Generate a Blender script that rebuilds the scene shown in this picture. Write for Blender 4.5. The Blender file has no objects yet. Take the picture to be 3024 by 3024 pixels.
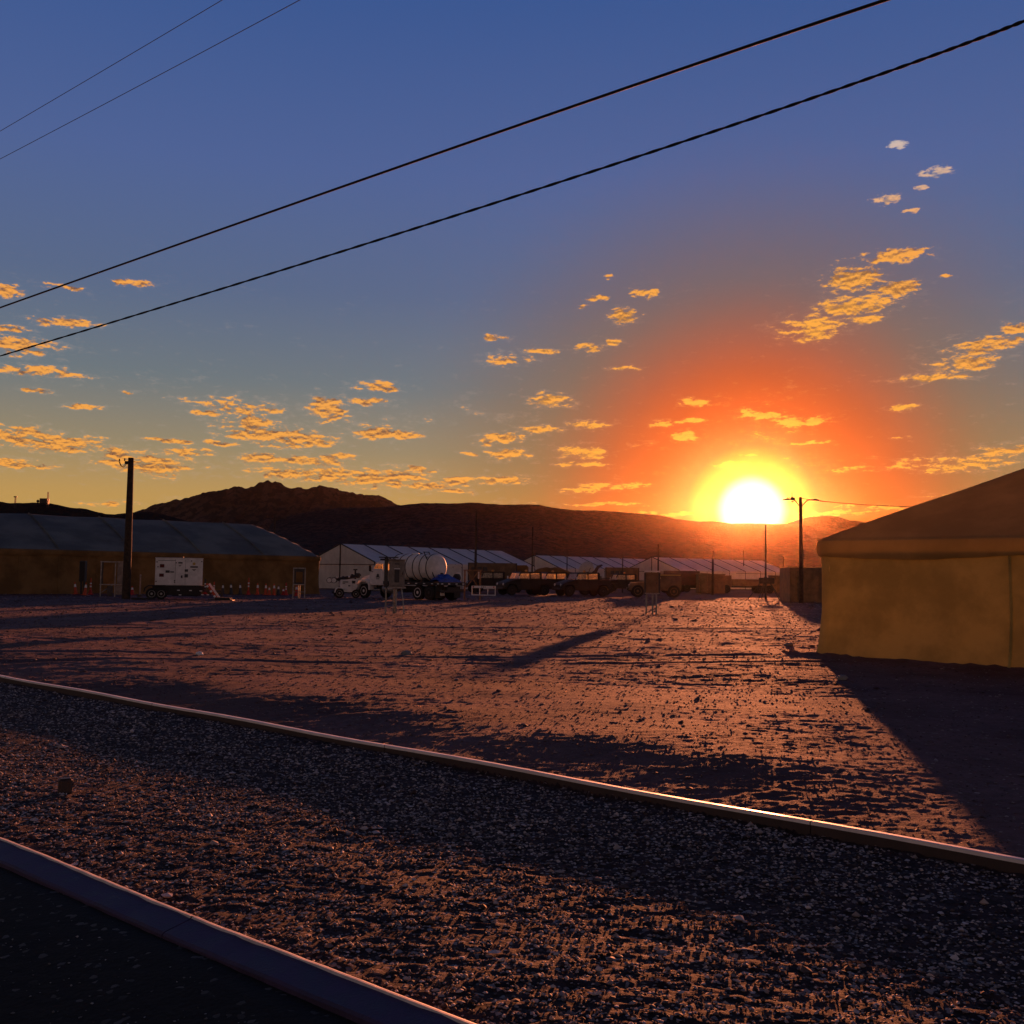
import bpy, math, random
import numpy as np
from mathutils import Vector, Matrix
R = math.radians
PI = math.pi
random.seed(7)
rng = np.random.default_rng(7)
sc = bpy.context.scene
col = sc.collection

# ------------------------------------------------------------------ camera
CAM_H = 1.7
PITCH, ROLL = R(3.577), R(0.8)
cam_d = bpy.data.cameras.new('camera')
cam = bpy.data.objects.new('camera', cam_d)
col.objects.link(cam)
sc.camera = cam
cam_d.sensor_width = 36
cam_d.sensor_height = 36
cam_d.lens = 36
cam_d.clip_start = 0.05
cam_d.clip_end = 12000
CM = Matrix.Rotation(PI / 2 + PITCH, 3, 'X') @ Matrix.Rotation(ROLL, 3, 'Z')
cam.rotation_euler = CM.to_euler()
cam.location = (0, 0, CAM_H)
sc.render.resolution_x = sc.render.resolution_y = 1024
sc.view_settings.view_transform = 'Standard'
sc.view_settings.look = 'None'
sc.view_settings.gamma = 1
sc.view_settings.exposure = 0.5
sc.cycles.volume_bounces = 0
sc.cycles.max_bounces = 6


def ray(px, py):                      # direction through a point of the 3024 px photograph
    return CM @ Vector(((px - 1512) / 3024, (1512 - py) / 3024, -1))


def at(px, py, d):                    # world point at depth d (metres along +Y)
    r = ray(px, py)
    return Vector((0, 0, CAM_H)) + r * (d / r.y)


def gx(px, d):                        # ground position below pixel column px at depth d
    p = at(px, 1700, d)
    return Vector((p.x, d, 0))


# ------------------------------------------------------------------ sun and sky
SUN_AZ = R(13.2)                      # to the right of +Y
SUN_EL = R(3.75)
SUN_DIR = Vector((math.sin(SUN_AZ) * math.cos(SUN_EL), math.cos(SUN_AZ) * math.cos(SUN_EL), math.sin(SUN_EL)))
sl = bpy.data.lights.new('sun', 'SUN')
sl.energy = 5.0
sl.angle = R(0.8)
sl.color = (1.0, 0.29, 0.11)
so = bpy.data.objects.new('sun', sl)
col.objects.link(so)
so.location = (0, 0, 60)
so.rotation_euler = SUN_DIR.to_track_quat('Z', 'Y').to_euler()

world = bpy.data.worlds.new('World')
sc.world = world
world.use_nodes = True
world.cycles.sampling_method = 'MANUAL'
world.cycles.sample_map_resolution = 512
wt = world.node_tree
wt.nodes.clear()


class NT:
    """small helper to write node trees"""
    def __init__(s, t):
        s.t = t

    def n(s, typ, ins=None, **kw):
        nd = s.t.nodes.new(typ)
        for k, v in kw.items():
            setattr(nd, k, v)
        for k, v in (ins or {}).items():
            sock = nd.inputs[k]
            if isinstance(v, bpy.types.NodeSocket):
                s.t.links.new(v, sock)
            else:
                sock.default_value = v
        return nd

    def m(s, op, a, b=0.0, c=0.0, clamp=False):
        nd = s.n('ShaderNodeMath', {0: a, 1: b, 2: c}, operation=op)
        nd.use_clamp = clamp
        return nd.outputs[0]

    def v(s, op, a, b=(0, 0, 0)):
        return s.n('ShaderNodeVectorMath', {0: a, 1: b}, operation=op).outputs[0]

    def mr(s, x, a, b, c=0.0, d=1.0, interp='SMOOTHSTEP'):
        return s.n('ShaderNodeMapRange', {0: x, 1: a, 2: b, 3: c, 4: d}, interpolation_type=interp).outputs[0]

    def mix(s, f, a, b, blend='MIX', clamp=False):
        nd = s.n('ShaderNodeMix', data_type='RGBA', blend_type=blend)
        for i, v in ((0, f), (6, a), (7, b)):
            if isinstance(v, bpy.types.NodeSocket):
                s.t.links.new(v, nd.inputs[i])
            else:
                nd.inputs[i].default_value = v if i == 0 else tuple(v) + ((1,) if len(v) == 3 else ())
        return nd.outputs[2]

    def ramp(s, x, stops, interp='EASE'):
        nd = s.n('ShaderNodeValToRGB', {0: x})
        cr = nd.color_ramp
        cr.interpolation = interp
        while len(cr.elements) < len(stops):
            cr.elements.new(0.5)
        for e, (p, c) in zip(cr.elements, stops):
            e.position = p
            e.color = tuple(c) + (1,)
        return nd.outputs[0]


def lin(r, g, b):
    return tuple(((c / 255 + 0.055) / 1.055) ** 2.4 if c > 10 else c / 255 / 12.92 for c in (r, g, b))


W = NT(wt)
tc = W.n('ShaderNodeTexCoord')
dirv = W.v('NORMALIZE', tc.outputs['Generated'])
sep = W.n('ShaderNodeSeparateXYZ', {0: dirv})
X, Y, Z = sep.outputs
el = W.m('ARCSINE', Z)                                     # radians
az = W.m('ARCTAN2', X, Y)
elc = W.m('MAXIMUM', el, 0.0)
# colour of the clear sky against height
base = W.ramp(W.m('DIVIDE', elc, 1.571), [
    (0.000, lin(192, 150, 76)), (0.045, lin(184, 146, 84)), (0.075, lin(146, 132, 104)),
    (0.115, lin(106, 116, 122)), (0.17, lin(86, 102, 134)), (0.24, lin(76, 96, 146)),
    (0.37, lin(46, 80, 140)), (0.55, lin(20, 36, 76)), (1.0, lin(14, 22, 44))], 'LINEAR')
away = W.ramp(W.m('DIVIDE', elc, 1.571), [
    (0.0, lin(138, 110, 102)), (0.10, lin(150, 124, 116)), (0.22, lin(86, 76, 80)),
    (0.4, lin(38, 42, 60)), (1.0, lin(14, 22, 44))], 'LINEAR')
cosaz = W.m('COSINE', W.m('SUBTRACT', az, SUN_AZ))
sky = W.mix(W.mr(cosaz, -0.35, 0.72), away, base)
# aureole round the sun
dt = W.n('ShaderNodeVectorMath', {0: dirv, 1: tuple(SUN_DIR)}, operation='DOT_PRODUCT').outputs['Value']
ang = W.m('ARCCOSINE', W.m('MINIMUM', dt, 1.0))
sky = W.mix(W.mr(ang, 0.36, 0.17, 0.0, 0.60), sky, lin(118, 88, 44))
sky = W.mix(W.mr(ang, 0.225, 0.085), sky, lin(176, 58, 0))
sky = W.mix(W.mr(ang, 0.12, 0.055), sky, lin(180, 40, 0))
lowmask = W.mr(W.m('MULTIPLY', W.mr(W.m('ABSOLUTE', W.m('SUBTRACT', az, SUN_AZ)), 0.33, 0.05), W.mr(elc, 0.10, 0.035)), 0, 1)
sky = W.mix(W.m('MULTIPLY', lowmask, 0.7), sky, lin(196, 84, 4))
# clouds: thin broken altocumulus on a plane far above, denser where the photograph has its groups
zz = W.m('ADD', W.m('MAXIMUM', Z, 0.0), 0.055)
cp = W.n('ShaderNodeCombineXYZ', {0: W.m('DIVIDE', X, zz), 1: W.m('DIVIDE', Y, zz), 2: 0.0}).outputs[0]
cp2 = W.v('MULTIPLY', cp, (1.0, 0.62, 1.0))
ns = W.n('ShaderNodeTexNoise', {'Vector': cp2, 'Scale': 7.0, 'Detail': 7.0, 'Roughness': 0.60, 'Distortion': 0.25})
aes = W.v('MULTIPLY', W.n('ShaderNodeCombineXYZ', {0: az, 1: el, 2: 0.0}).outputs[0], (1.0, 2.6, 1.0))
na1 = W.n('ShaderNodeTexNoise', {'Vector': aes, 'Scale': 92.0, 'Detail': 7.0, 'Roughness': 0.64, 'Distortion': 0.2}).outputs[0]
n1 = W.m('MULTIPLY_ADD', ns.outputs[0], 0.4, W.m('MULTIPLY', na1, 0.6))
ns2 = W.n('ShaderNodeTexNoise', {'Vector': W.v('ADD', cp2, (0.012, 0.05, 0)), 'Scale': 7.0, 'Detail': 7.0, 'Roughness': 0.60, 'Distortion': 0.25})
na2 = W.n('ShaderNodeTexNoise', {'Vector': W.v('ADD', aes, (0.0, -0.006, 0)), 'Scale': 92.0, 'Detail': 7.0, 'Roughness': 0.64, 'Distortion': 0.2}).outputs[0]
n2 = W.m('MULTIPLY_ADD', ns2.outputs[0], 0.4, W.m('MULTIPLY', na2, 0.6))
nb = W.n('ShaderNodeTexNoise', {'Vector': cp2, 'Scale': 1.3, 'Detail': 2.0}).outputs[0]
ae = W.n('ShaderNodeCombineXYZ', {0: az, 1: el, 2: 0.0}).outputs[0]
wob = W.n('ShaderNodeTexNoise', {'Vector': ae, 'Scale': 30.0, 'Detail': 3.0}).outputs['Color']
aew = W.v('ADD', ae, W.v('MULTIPLY', W.v('SUBTRACT', wob, (0.5, 0.5, 0.5)), (0.03, 0.010, 0)))
CL = [(2640, 752, 110, 24), (2530, 815, 110, 36), (2650, 848, 75, 22), (2530, 905, 115, 32), (2400, 968, 100, 38),
      (2570, 945, 45, 12), (2905, 1020, 95, 30), (2850, 1075, 100, 28), (2740, 1118, 95, 10), (2995, 975, 60, 18),
      (2660, 422, 28, 11), (2770, 505, 50, 16), (2615, 588, 48, 16), (2690, 620, 30, 9), (2735, 548, 22, 7),
      (1760, 882, 32, 7), (1895, 863, 38, 14), (1850, 927, 46, 16), (1735, 1022, 42, 15), (1500, 1065, 65, 13),
      (1465, 997, 40, 7), (1812, 1008, 18, 7), (1600, 1040, 40, 6), (1720, 905, 24, 6), (1790, 818, 12, 5),
      (1120, 1143, 66, 13), (972, 1208, 60, 34), (1090, 1188, 60, 9), (625, 1221, 55, 8), (735, 1250, 80, 18),
      (800, 1285, 120, 26), (910, 1300, 90, 20), (1110, 1275, 60, 18), (1190, 1283, 50, 14), (770, 1355, 60, 16),
      (890, 1360, 110, 12), (830, 1398, 90, 14), (980, 1400, 160, 18), (1130, 1412, 150, 24), (1260, 1432, 90, 10),
      (1350, 1418, 80, 12), (1480, 1415, 90, 12), (430, 1368, 130, 26), (340, 1345, 60, 14), (190, 1308, 110, 18),
      (60, 1288, 110, 22), (160, 1322, 80, 12), (50, 1370, 90, 10), (180, 845, 65, 8), (385, 833, 50, 8),
      (190, 950, 75, 12), (20, 862, 40, 14), (60, 1022, 90, 18), (110, 1100, 130, 12), (30, 975, 60, 9),
      (105, 1157, 40, 6), (255, 1205, 40, 6), (1475, 1298, 68, 15), (1620, 1183, 62, 14), (1495, 1342, 65, 12),
      (1740, 1255, 60, 9), (1715, 1332, 66, 15), (1600, 1268, 60, 10), (1400, 1340, 20, 5), (1845, 1088, 40, 5),
      (2250, 1222, 75, 9), (2350, 1245, 85, 11), (2020, 1291, 42, 12), (2030, 1245, 70, 6), (2065, 1190, 55, 9),
      (2680, 1208, 55, 6), (2150, 1372, 45, 6), (2200, 1347, 30, 4), (2160, 1407, 30, 4), (2390, 1312, 60, 5),
      (1960, 1250, 40, 8), (1240, 1385, 50, 8), (1720, 1370, 60, 6), (1350, 1450, 60, 6), (2440, 1517, 130, 7),
      (2620, 1500, 60, 5), (1990, 1515, 110, 6), (1780, 1490, 110, 4), (560, 1335, 60, 12), (500, 1300, 60, 5),
      (2795, 818, 22, 5), (2660, 1290, 25, 3), (370, 1155, 18, 4), (1000, 1345, 60, 10), (640, 1310, 50, 6)]
cov = None
for (px, py, hw, hh) in CL:
    r = ray(px, py).normalized()
    a0, e0 = math.atan2(r.x, r.y), math.asin(r.z)
    fx, fy = (1.22, 1.30) if px > 2300 and py < 1130 else (1.45, 1.75)
    kx, ky = 3024 / (hw * fx), 3024 / (hh * fy)
    q = W.n('ShaderNodeVectorMath', {0: aew, 1: (kx, ky, 0), 2: (-a0 * kx, -e0 * ky, 0)}, operation='MULTIPLY_ADD').outputs[0]
    ln = W.n('ShaderNodeVectorMath', {0: q}, operation='LENGTH').outputs['Value']
    cov = ln if cov is None else W.m('MINIMUM', cov, ln)
cov = W.m('SUBTRACT', 1.0, cov)
covc = W.mr(cov, -0.7, 0.95, -0.15, 0.175)
# a weak general cover so the same kind of cloud goes on outside the frame
clear = sky


def clouds(cov_, fine):
    general = W.m('MULTIPLY', W.mr(W.m('ABSOLUTE', W.m('SUBTRACT', el, 0.105)), 0.095, 0.045), W.mr(nb, 0.50, 0.68))
    covg = W.m('SUBTRACT', W.m('MULTIPLY', general, 0.285), 0.155)
    if cov_ is not None:
        covg = W.m('MAXIMUM', cov_, covg)
    dens = W.m('ADD', n1, covg)
    alpha = W.mr(dens, 0.560, 0.655)
    alpha = W.m('MULTIPLY', alpha, W.mr(el, 0.028, 0.05))
    thin = W.m('MULTIPLY', W.mr(W.m('ADD', n1, W.m('MULTIPLY', covg, 0.6)), 0.46, 0.62), 0.20)
    thin = W.m('MULTIPLY', thin, W.m('MULTIPLY', W.mr(el, 0.34, 0.16), W.mr(el, 0.01, 0.05)))
    lit = W.m('ADD', W.m('MULTIPLY', W.m('SUBTRACT', n1, n2), 8.0), 0.60, clamp=True)
    nearsun = W.mr(ang, 0.30, 0.03)
    ccol = W.mix(lit, lin(120, 80, 58), lin(246, 164, 66))
    ccol = W.mix(W.mr(el, 0.29, 0.42), ccol, lin(200, 186, 180))
    ccol = W.mix(W.m('MULTIPLY', nearsun, 0.85), ccol, lin(255, 180, 50))
    ccol = W.mix(W.mr(cosaz, 0.5, -0.3), ccol, lin(104, 84, 92))
    sk = W.mix(thin, clear, W.mix(nearsun, lin(186, 166, 152), lin(255, 150, 50)))
    sk = W.mix(W.m('MULTIPLY', alpha, 0.92), sk, ccol)
    if fine:
        sk = W.mix(W.mr(ang, 0.064, 0.034), sk, lin(200, 188, 0))
        sk = W.mix(W.mr(ang, 0.036, 0.021), sk, (1.05, 1.02, 0.95))
    return W.n('ShaderNodeBackground', {0: sk, 1: 0.73}).outputs[0]


inview = W.m('MULTIPLY', W.mr(W.m('ABSOLUTE', az), 0.95, 0.85), W.m('MULTIPLY', W.mr(el, 0.85, 0.70), W.mr(el, -0.03, -0.01)))
skymix = W.n('ShaderNodeMixShader', {0: inview, 1: clouds(None, False), 2: clouds(covc, True)}).outputs[0]
nish = W.n('ShaderNodeTexSky', sky_type='NISHITA', sun_disc=False, sun_elevation=SUN_EL, sun_rotation=SUN_AZ,
           altitude=700, air_density=1.0, dust_density=1.5)
bg1 = W.n('ShaderNodeBackground', {0: nish.outputs[0], 1: 0.0012})
add = W.n('ShaderNodeAddShader', {0: bg1.outputs[0], 1: skymix})
W.n('ShaderNodeOutputWorld', {0: add.outputs[0]})

# ------------------------------------------------------------------ materials
MATS = {}


def mat(name, c, rough=0.7, metal=0.0, var=0.25, vscale=6.0, bump=0.0, bscale=30.0, spec=0.4, transl=0.0, c2=None, coat=0.0):
    m = bpy.data.materials.new(name)
    m.use_nodes = True
    t = NT(m.node_tree)
    m.node_tree.nodes.clear()
    co = t.n('ShaderNodeTexCoord').outputs['Object']
    nz = t.n('ShaderNodeTexNoise', {'Vector': co, 'Scale': vscale, 'Detail': 6.0, 'Roughness': 0.6}).outputs[0]
    dark = tuple(x * (1 - var) for x in c) if c2 is None else c2
    lite = tuple(min(1, x * (1 + var * 0.7)) for x in c)
    cc = t.mix(t.mr(nz, 0.36, 0.64), dark, lite)
    p = t.n('ShaderNodeBsdfPrincipled', {'Base Color': cc, 'Metallic': metal, 'Specular IOR Level': spec})
    rr = t.mr(nz, 0.3, 0.7, max(0.02, rough - 0.1), min(1, rough + 0.1))
    m.node_tree.links.new(rr, p.inputs['Roughness'])
    if coat:
        p.inputs['Coat Weight'].default_value = coat
    if bump:
        nb_ = t.n('ShaderNodeTexNoise', {'Vector': co, 'Scale': bscale, 'Detail': 6.0, 'Roughness': 0.65}).outputs[0]
        b = t.n('ShaderNodeBump', {'Strength': 1.0, 'Distance': bump, 'Height': nb_})
        m.node_tree.links.new(b.outputs[0], p.inputs['Normal'])
    out = p.outputs[0]
    if transl:
        tr = t.n('ShaderNodeBsdfTranslucent', {0: cc})
        out = t.n('ShaderNodeMixShader', {0: transl, 1: out, 2: tr.outputs[0]}).outputs[0]
    t.n('ShaderNodeOutputMaterial', {0: out})
    MATS[name] = m
    return m


def glass_mat(name, tint=(0.9, 0.75, 0.5), transl=0.45):
    m = bpy.data.materials.new(name)
    m.use_nodes = True
    t = NT(m.node_tree)
    m.node_tree.nodes.clear()
    co = t.n('ShaderNodeTexCoord').outputs['Object']
    nz = t.n('ShaderNodeTexNoise', {'Vector': co, 'Scale': 9.0, 'Detail': 5.0}).outputs[0]
    gl = t.n('ShaderNodeBsdfGlossy', {'Color': (0.8, 0.8, 0.8, 1), 'Roughness': 0.08})
    tr = t.n('ShaderNodeBsdfTransparent', {0: (0.7, 0.72, 0.7, 1)})
    du = t.n('ShaderNodeBsdfTranslucent', {0: tuple(tint) + (1,)})
    a = t.n('ShaderNodeMixShader', {0: t.mr(nz, 0.3, 0.7, transl * 0.6, min(1, transl * 1.3)), 1: tr.outputs[0], 2: du.outputs[0]})
    b = t.n('ShaderNodeMixShader', {0: 0.12, 1: a.outputs[0], 2: gl.outputs[0]})
    t.n('ShaderNodeOutputMaterial', {0: b.outputs[0]})
    MATS[name] = m
    return m


mat('canvas_tan', (0.62, 0.54, 0.20), 0.9, var=0.2, vscale=0.9, bump=0.05, bscale=2.2, transl=0.5, spec=0.1)
mat('canvas_roof', (0.62, 0.50, 0.23), 0.9, var=0.18, vscale=0.5, bump=0.03, bscale=2.0, transl=0.65, spec=0.1)
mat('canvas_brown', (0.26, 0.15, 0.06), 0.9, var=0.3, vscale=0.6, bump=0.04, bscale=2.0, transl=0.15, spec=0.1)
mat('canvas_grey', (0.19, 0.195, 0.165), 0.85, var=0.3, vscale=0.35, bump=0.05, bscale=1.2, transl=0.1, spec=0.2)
mat('vinyl_white', (0.78, 0.73, 0.66), 0.5, var=0.10, vscale=0.5, bump=0.02, bscale=1.0, transl=0.25)
mat('vinyl_wall', (0.72, 0.69, 0.62), 0.6, var=0.12, vscale=0.8, transl=0.15)
mat('dark_trim', (0.03, 0.027, 0.025), 0.7)
mat('wood_pole', (0.07, 0.045, 0.03), 0.9, var=0.4, vscale=5, bump=0.01, bscale=30)
mat('black_rubber', (0.022, 0.021, 0.02), 0.85, bump=0.004)
mat('steel', (0.32, 0.31, 0.30), 0.45, metal=0.7, var=0.3)
mat('dark_steel', (0.05, 0.048, 0.047), 0.55, metal=0.3, var=0.3)
mat('white_paint', (0.84, 0.81, 0.77), 0.5, var=0.12, vscale=2.5, coat=0.2)
mat('tank_white', (0.82, 0.77, 0.70), 0.62, var=0.16, vscale=1.2, spec=0.3)
mat('tan_paint', (0.19, 0.125, 0.07), 0.7, var=0.3, vscale=2)
mat('dark_car_paint', (0.03, 0.024, 0.022), 0.65, var=0.3, vscale=2)
mat('maroon_car_paint', (0.07, 0.022, 0.02), 0.4, var=0.3, vscale=2, coat=0.4)
mat('cabinet_paint', (0.24, 0.22, 0.19), 0.6, var=0.25, vscale=5)
mat('cabinet_dark', (0.06, 0.06, 0.06), 0.6, var=0.3)
mat('orange_plastic', (0.62, 0.08, 0.02), 0.5, var=0.2)
mat('red_plastic', (0.5, 0.03, 0.02), 0.55, var=0.25)
mat('reflective_white', (0.85, 0.85, 0.83), 0.35, var=0.08)
mat('dirty_yellow', (0.6, 0.42, 0.10), 0.5, var=0.25)
mat('blue_tarp', (0.02, 0.05, 0.34), 0.42, var=0.4, vscale=4, bump=0.02, bscale=8)
mat('vent_red', (0.12, 0.015, 0.012), 0.7)
mat('wood_rack', (0.26, 0.15, 0.08), 0.85, var=0.35, vscale=5, bump=0.01)
mat('lamp_lens', (0.75, 0.75, 0.72), 0.15, var=0.1)
mat('dish_white', (0.55, 0.48, 0.38), 0.6, var=0.15)
mat('amber', (0.8, 0.35, 0.05), 0.3)
glass_mat('glass', (1.0, 0.86, 0.5), 0.75)

# ------------------------------------------------------------------ mesh helpers


class MB:
    def __init__(s):
        s.V = []
        s.F = []

    def add(s, vs, fs):
        o = len(s.V)
        s.V += [tuple(v) for v in vs]
        s.F += [tuple(i + o for i in f) for f in fs]
        return s

    def box(s, c, d, rz=0, rx=0, ry=0):
        m = Matrix.Translation(c) @ Matrix.Rotation(rz, 4, 'Z') @ Matrix.Rotation(ry, 4, 'Y') @ Matrix.Rotation(rx, 4, 'X')
        vs = [m @ Vector((x * d[0] / 2, y * d[1] / 2, z * d[2] / 2)) for x in (-1, 1) for y in (-1, 1) for z in (-1, 1)]
        return s.add(vs, [(0, 1, 3, 2), (4, 6, 7, 5), (0, 4, 5, 1), (2, 3, 7, 6), (0, 2, 6, 4), (1, 5, 7, 3)])

    def bbox(s, c, d, b):             # box with chamfered edges
        hx, hy, hz = d[0] / 2, d[1] / 2, d[2] / 2
        b = min(b, hx * .9, hy * .9, hz * .9)
        import itertools
        vs = []
        idx = {}
        for sx, sy, sz in itertools.product((-1, 1), repeat=3):
            for k in range(3):
                h = [hx, hy, hz]
                p = [sx * (hx - b), sy * (hy - b), sz * (hz - b)]
                p[k] = (sx, sy, sz)[k] * h[k]
                idx[(sx, sy, sz, k)] = len(vs)
                vs.append((c[0] + p[0], c[1] + p[1], c[2] + p[2]))
        fs = []
        for k in range(3):
            a, e = [(1, 2), (0, 2), (0, 1)][k]
            for sg in (-1, 1):
                f = []
                for (sa, se) in ((-1, -1), (1, -1), (1, 1), (-1, 1)):
                    q = [0, 0, 0]
                    q[k], q[a], q[e] = sg, sa, se
                    f.append(idx[(*q, k)])
                fs.append(tuple(f))
        for k in range(3):
            a, e = [(1, 2), (0, 2), (0, 1)][k]
            for sa in (-1, 1):
                for se in (-1, 1):
                    q0 = [0, 0, 0]
                    q0[a], q0[e] = sa, se
                    q1 = list(q0)
                    q0[k], q1[k] = -1, 1
                    fs.append((idx[(*q0, a)], idx[(*q1, a)], idx[(*q1, e)], idx[(*q0, e)]))
        for sx, sy, sz in itertools.product((-1, 1), repeat=3):
            fs.append((idx[(sx, sy, sz, 0)], idx[(sx, sy, sz, 1)], idx[(sx, sy, sz, 2)]))
        return s.add(vs, fs)

    def tube(s, pts, r, n=8, cap=True):
        pts = [Vector(p) for p in pts]
        rs = r if isinstance(r, (list, tuple)) else [r] * len(pts)
        vs, fs = [], []
        for i, p in enumerate(pts):
            d = (pts[min(i + 1, len(pts) - 1)] - pts[max(i - 1, 0)]).normalized()
            u = d.orthogonal().normalized() if i == 0 else (u - d * u.dot(d)).normalized()
            w = d.cross(u)
            for k in range(n):
                a = 2 * PI * k / n
                vs.append(p + (u * math.cos(a) + w * math.sin(a)) * rs[i])
        for i in range(len(pts) - 1):
            for k in range(n):
                k2 = (k + 1) % n
                fs.append((i * n + k, i * n + k2, (i + 1) * n + k2, (i + 1) * n + k))
        if cap:
            fs.append(tuple(range(n))[::-1])
            fs.append(tuple(range((len(pts) - 1) * n, len(pts) * n)))
        return s.add(vs, fs)

    def lathe(s, prof, n=20, axis='Z', c=(0, 0, 0)):
        vs, fs = [], []
        for (r, h) in prof:
            for k in range(n):
                a = 2 * PI * k / n
                if axis == 'Z':
                    v = (r * math.cos(a), r * math.sin(a), h)
                elif axis == 'Y':
                    v = (r * math.cos(a), h, r * math.sin(a))
                else:
                    v = (h, r * math.cos(a), r * math.sin(a))
                vs.append((v[0] + c[0], v[1] + c[1], v[2] + c[2]))
        m = len(prof)
        for i in range(m - 1):
            for k in range(n):
                k2 = (k + 1) % n
                fs.append((i * n + k, i * n + k2, (i + 1) * n + k2, (i + 1) * n + k))
        fs.append(tuple(range(n))[::-1])
        fs.append(tuple(range((m - 1) * n, m * n)))
        return s.add(vs, fs)

    def prism(s, poly, y0, y1, inset=None):     # polygon in XZ extruded along Y; inset: (dy per vertex)
        n = len(poly)
        ins = inset or [0] * n
        vs = [(p[0], y0 + i, p[1]) for p, i in zip(poly, ins)] + [(p[0], y1 - i, p[1]) for p, i in zip(poly, ins)]
        fs = [tuple(range(n)), tuple(range(n, 2 * n))[::-1]]
        for k in range(n):
            k2 = (k + 1) % n
            fs.append((k, k + n, k2 + n, k2))
        return s.add(vs, fs)

    def grid(s, P, closed=False):     # P[i][j] of points
        a, b = len(P), len(P[0])
        vs = [p for row in P for p in row]
        fs = []
        for i in range(a - 1):
            for j in range(b if closed else b - 1):
                j2 = (j + 1) % b
                fs.append((i * b + j, i * b + j2, (i + 1) * b + j2, (i + 1) * b + j))
        return s.add(vs, fs)

    def mesh(s, name, m, smooth=False):
        me = bpy.data.meshes.new(name)
        me.from_pydata(s.V, [], s.F)
        import bmesh
        b = bmesh.new()
        b.from_mesh(me)
        bmesh.ops.recalc_face_normals(b, faces=b.faces)
        b.to_mesh(me)
        b.free()
        me.materials.append(MATS[m] if isinstance(m, str) else m)
        if smooth:
            me.polygons.foreach_set('use_smooth', [True] * len(me.polygons))
            try:
                me.set_sharp_from_angle(angle=R(38))
            except Exception:
                pass
        me.update()
        return me


def link(name, me, parent=None, loc=None, rz=None):
    o = bpy.data.objects.new(name, me)
    col.objects.link(o)
    if parent:
        o.parent = parent
    if loc is not None:
        o.location = loc
    if rz is not None:
        o.rotation_euler = (0, 0, rz)
    return o


def part(name, mb, m, parent, smooth=False, loc=None):
    return link(name, mb.mesh(name, m, smooth), parent, loc)


def tag(o, label, cat, group=None, kind=None):
    if label:
        o['label'] = label
    if cat:
        o['category'] = cat
    if group:
        o['group'] = group
    if kind:
        o['kind'] = kind
    return o


def thing(name, label, cat, loc=(0, 0, 0), rz=0, group=None):
    o = bpy.data.objects.new(name, None)
    col.objects.link(o)
    o.location = loc
    o.rotation_euler = (0, 0, rz)
    o.empty_display_size = 0.2
    return tag(o, label, cat, group)


def kids(o):
    return [c for c in bpy.data.objects if c.parent == o]


def copy_thing(o, loc, rz, label, group=None):
    r = o.copy()
    col.objects.link(r)
    r.location = loc
    r.rotation_euler = (0, 0, rz)
    r['label'] = label
    if group:
        r['group'] = group
    for c in kids(o):
        c2 = c.copy()
        col.objects.link(c2)
        c2.parent = r
        for g in kids(c):
            g2 = g.copy()
            col.objects.link(g2)
            g2.parent = c2
    return r


# value noise in numpy ---------------------------------------------------
def vnoise(x, y, seed=0):
    xi = np.floor(x).astype(np.int64)
    yi = np.floor(y).astype(np.int64)
    xf, yf = x - xi, y - yi

    def h(a, b):
        n = (a * 374761393 + b * 668265263 + seed * 974711) & 0xffffffff
        n = ((n ^ (n >> 13)) * 1274126177) & 0xffffffff
        n = n ^ (n >> 16)
        return (n & 0xffff) / 65535.0
    u = xf * xf * (3 - 2 * xf)
    v = yf * yf * (3 - 2 * yf)
    return (h(xi, yi) * (1 - u) + h(xi + 1, yi) * u) * (1 - v) + (h(xi, yi + 1) * (1 - u) + h(xi + 1, yi + 1) * u) * v - 0.5


def fbm(x, y, octs=5, gain=0.5, seed=0):
    t = np.zeros_like(x, dtype=float)
    a = 1.0
    f = 1.0
    for k in range(octs):
        c, s_ = math.cos(0.6 * k + .3), math.sin(0.6 * k + .3)
        t += a * vnoise((x * c - y * s_) * f, (x * s_ + y * c) * f, seed + k * 17)
        a *= gain
        f *= 2.03
    return t


def np_mesh(name, V, Fq, m, smooth=True):
    me = bpy.data.meshes.new(name)
    V = np.asarray(V, dtype=np.float32)
    Fq = np.asarray(Fq, dtype=np.int32)
    k = Fq.shape[1]
    me.vertices.add(len(V))
    me.vertices.foreach_set('co', V.ravel())
    me.loops.add(Fq.size)
    me.loops.foreach_set('vertex_index', Fq.ravel())
    me.polygons.add(len(Fq))
    me.polygons.foreach_set('loop_start', np.arange(0, Fq.size, k, dtype=np.int32))
    try:
        me.polygons.foreach_set('loop_total', np.full(len(Fq), k, dtype=np.int32))
    except Exception:
        pass
    me.polygons.foreach_set('use_smooth', np.full(len(Fq), smooth))
    me.update(calc_edges=True)
    me.validate()
    me.materials.append(m)
    return me


def grid_faces(nr, nc):
    i = np.arange(nr - 1)[:, None] * nc + np.arange(nc - 1)[None, :]
    return np.stack([i, i + 1, i + nc + 1, i + nc], -1).reshape(-1, 4)


# ------------------------------------------------------------------ the ground
NX, NY = 0.665, 0.747                 # unit normal of the kerb lines, pointing away from the camera
Q1, Q2 = 6.67, 2.76                   # distances of far and near kerb along that normal


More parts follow.
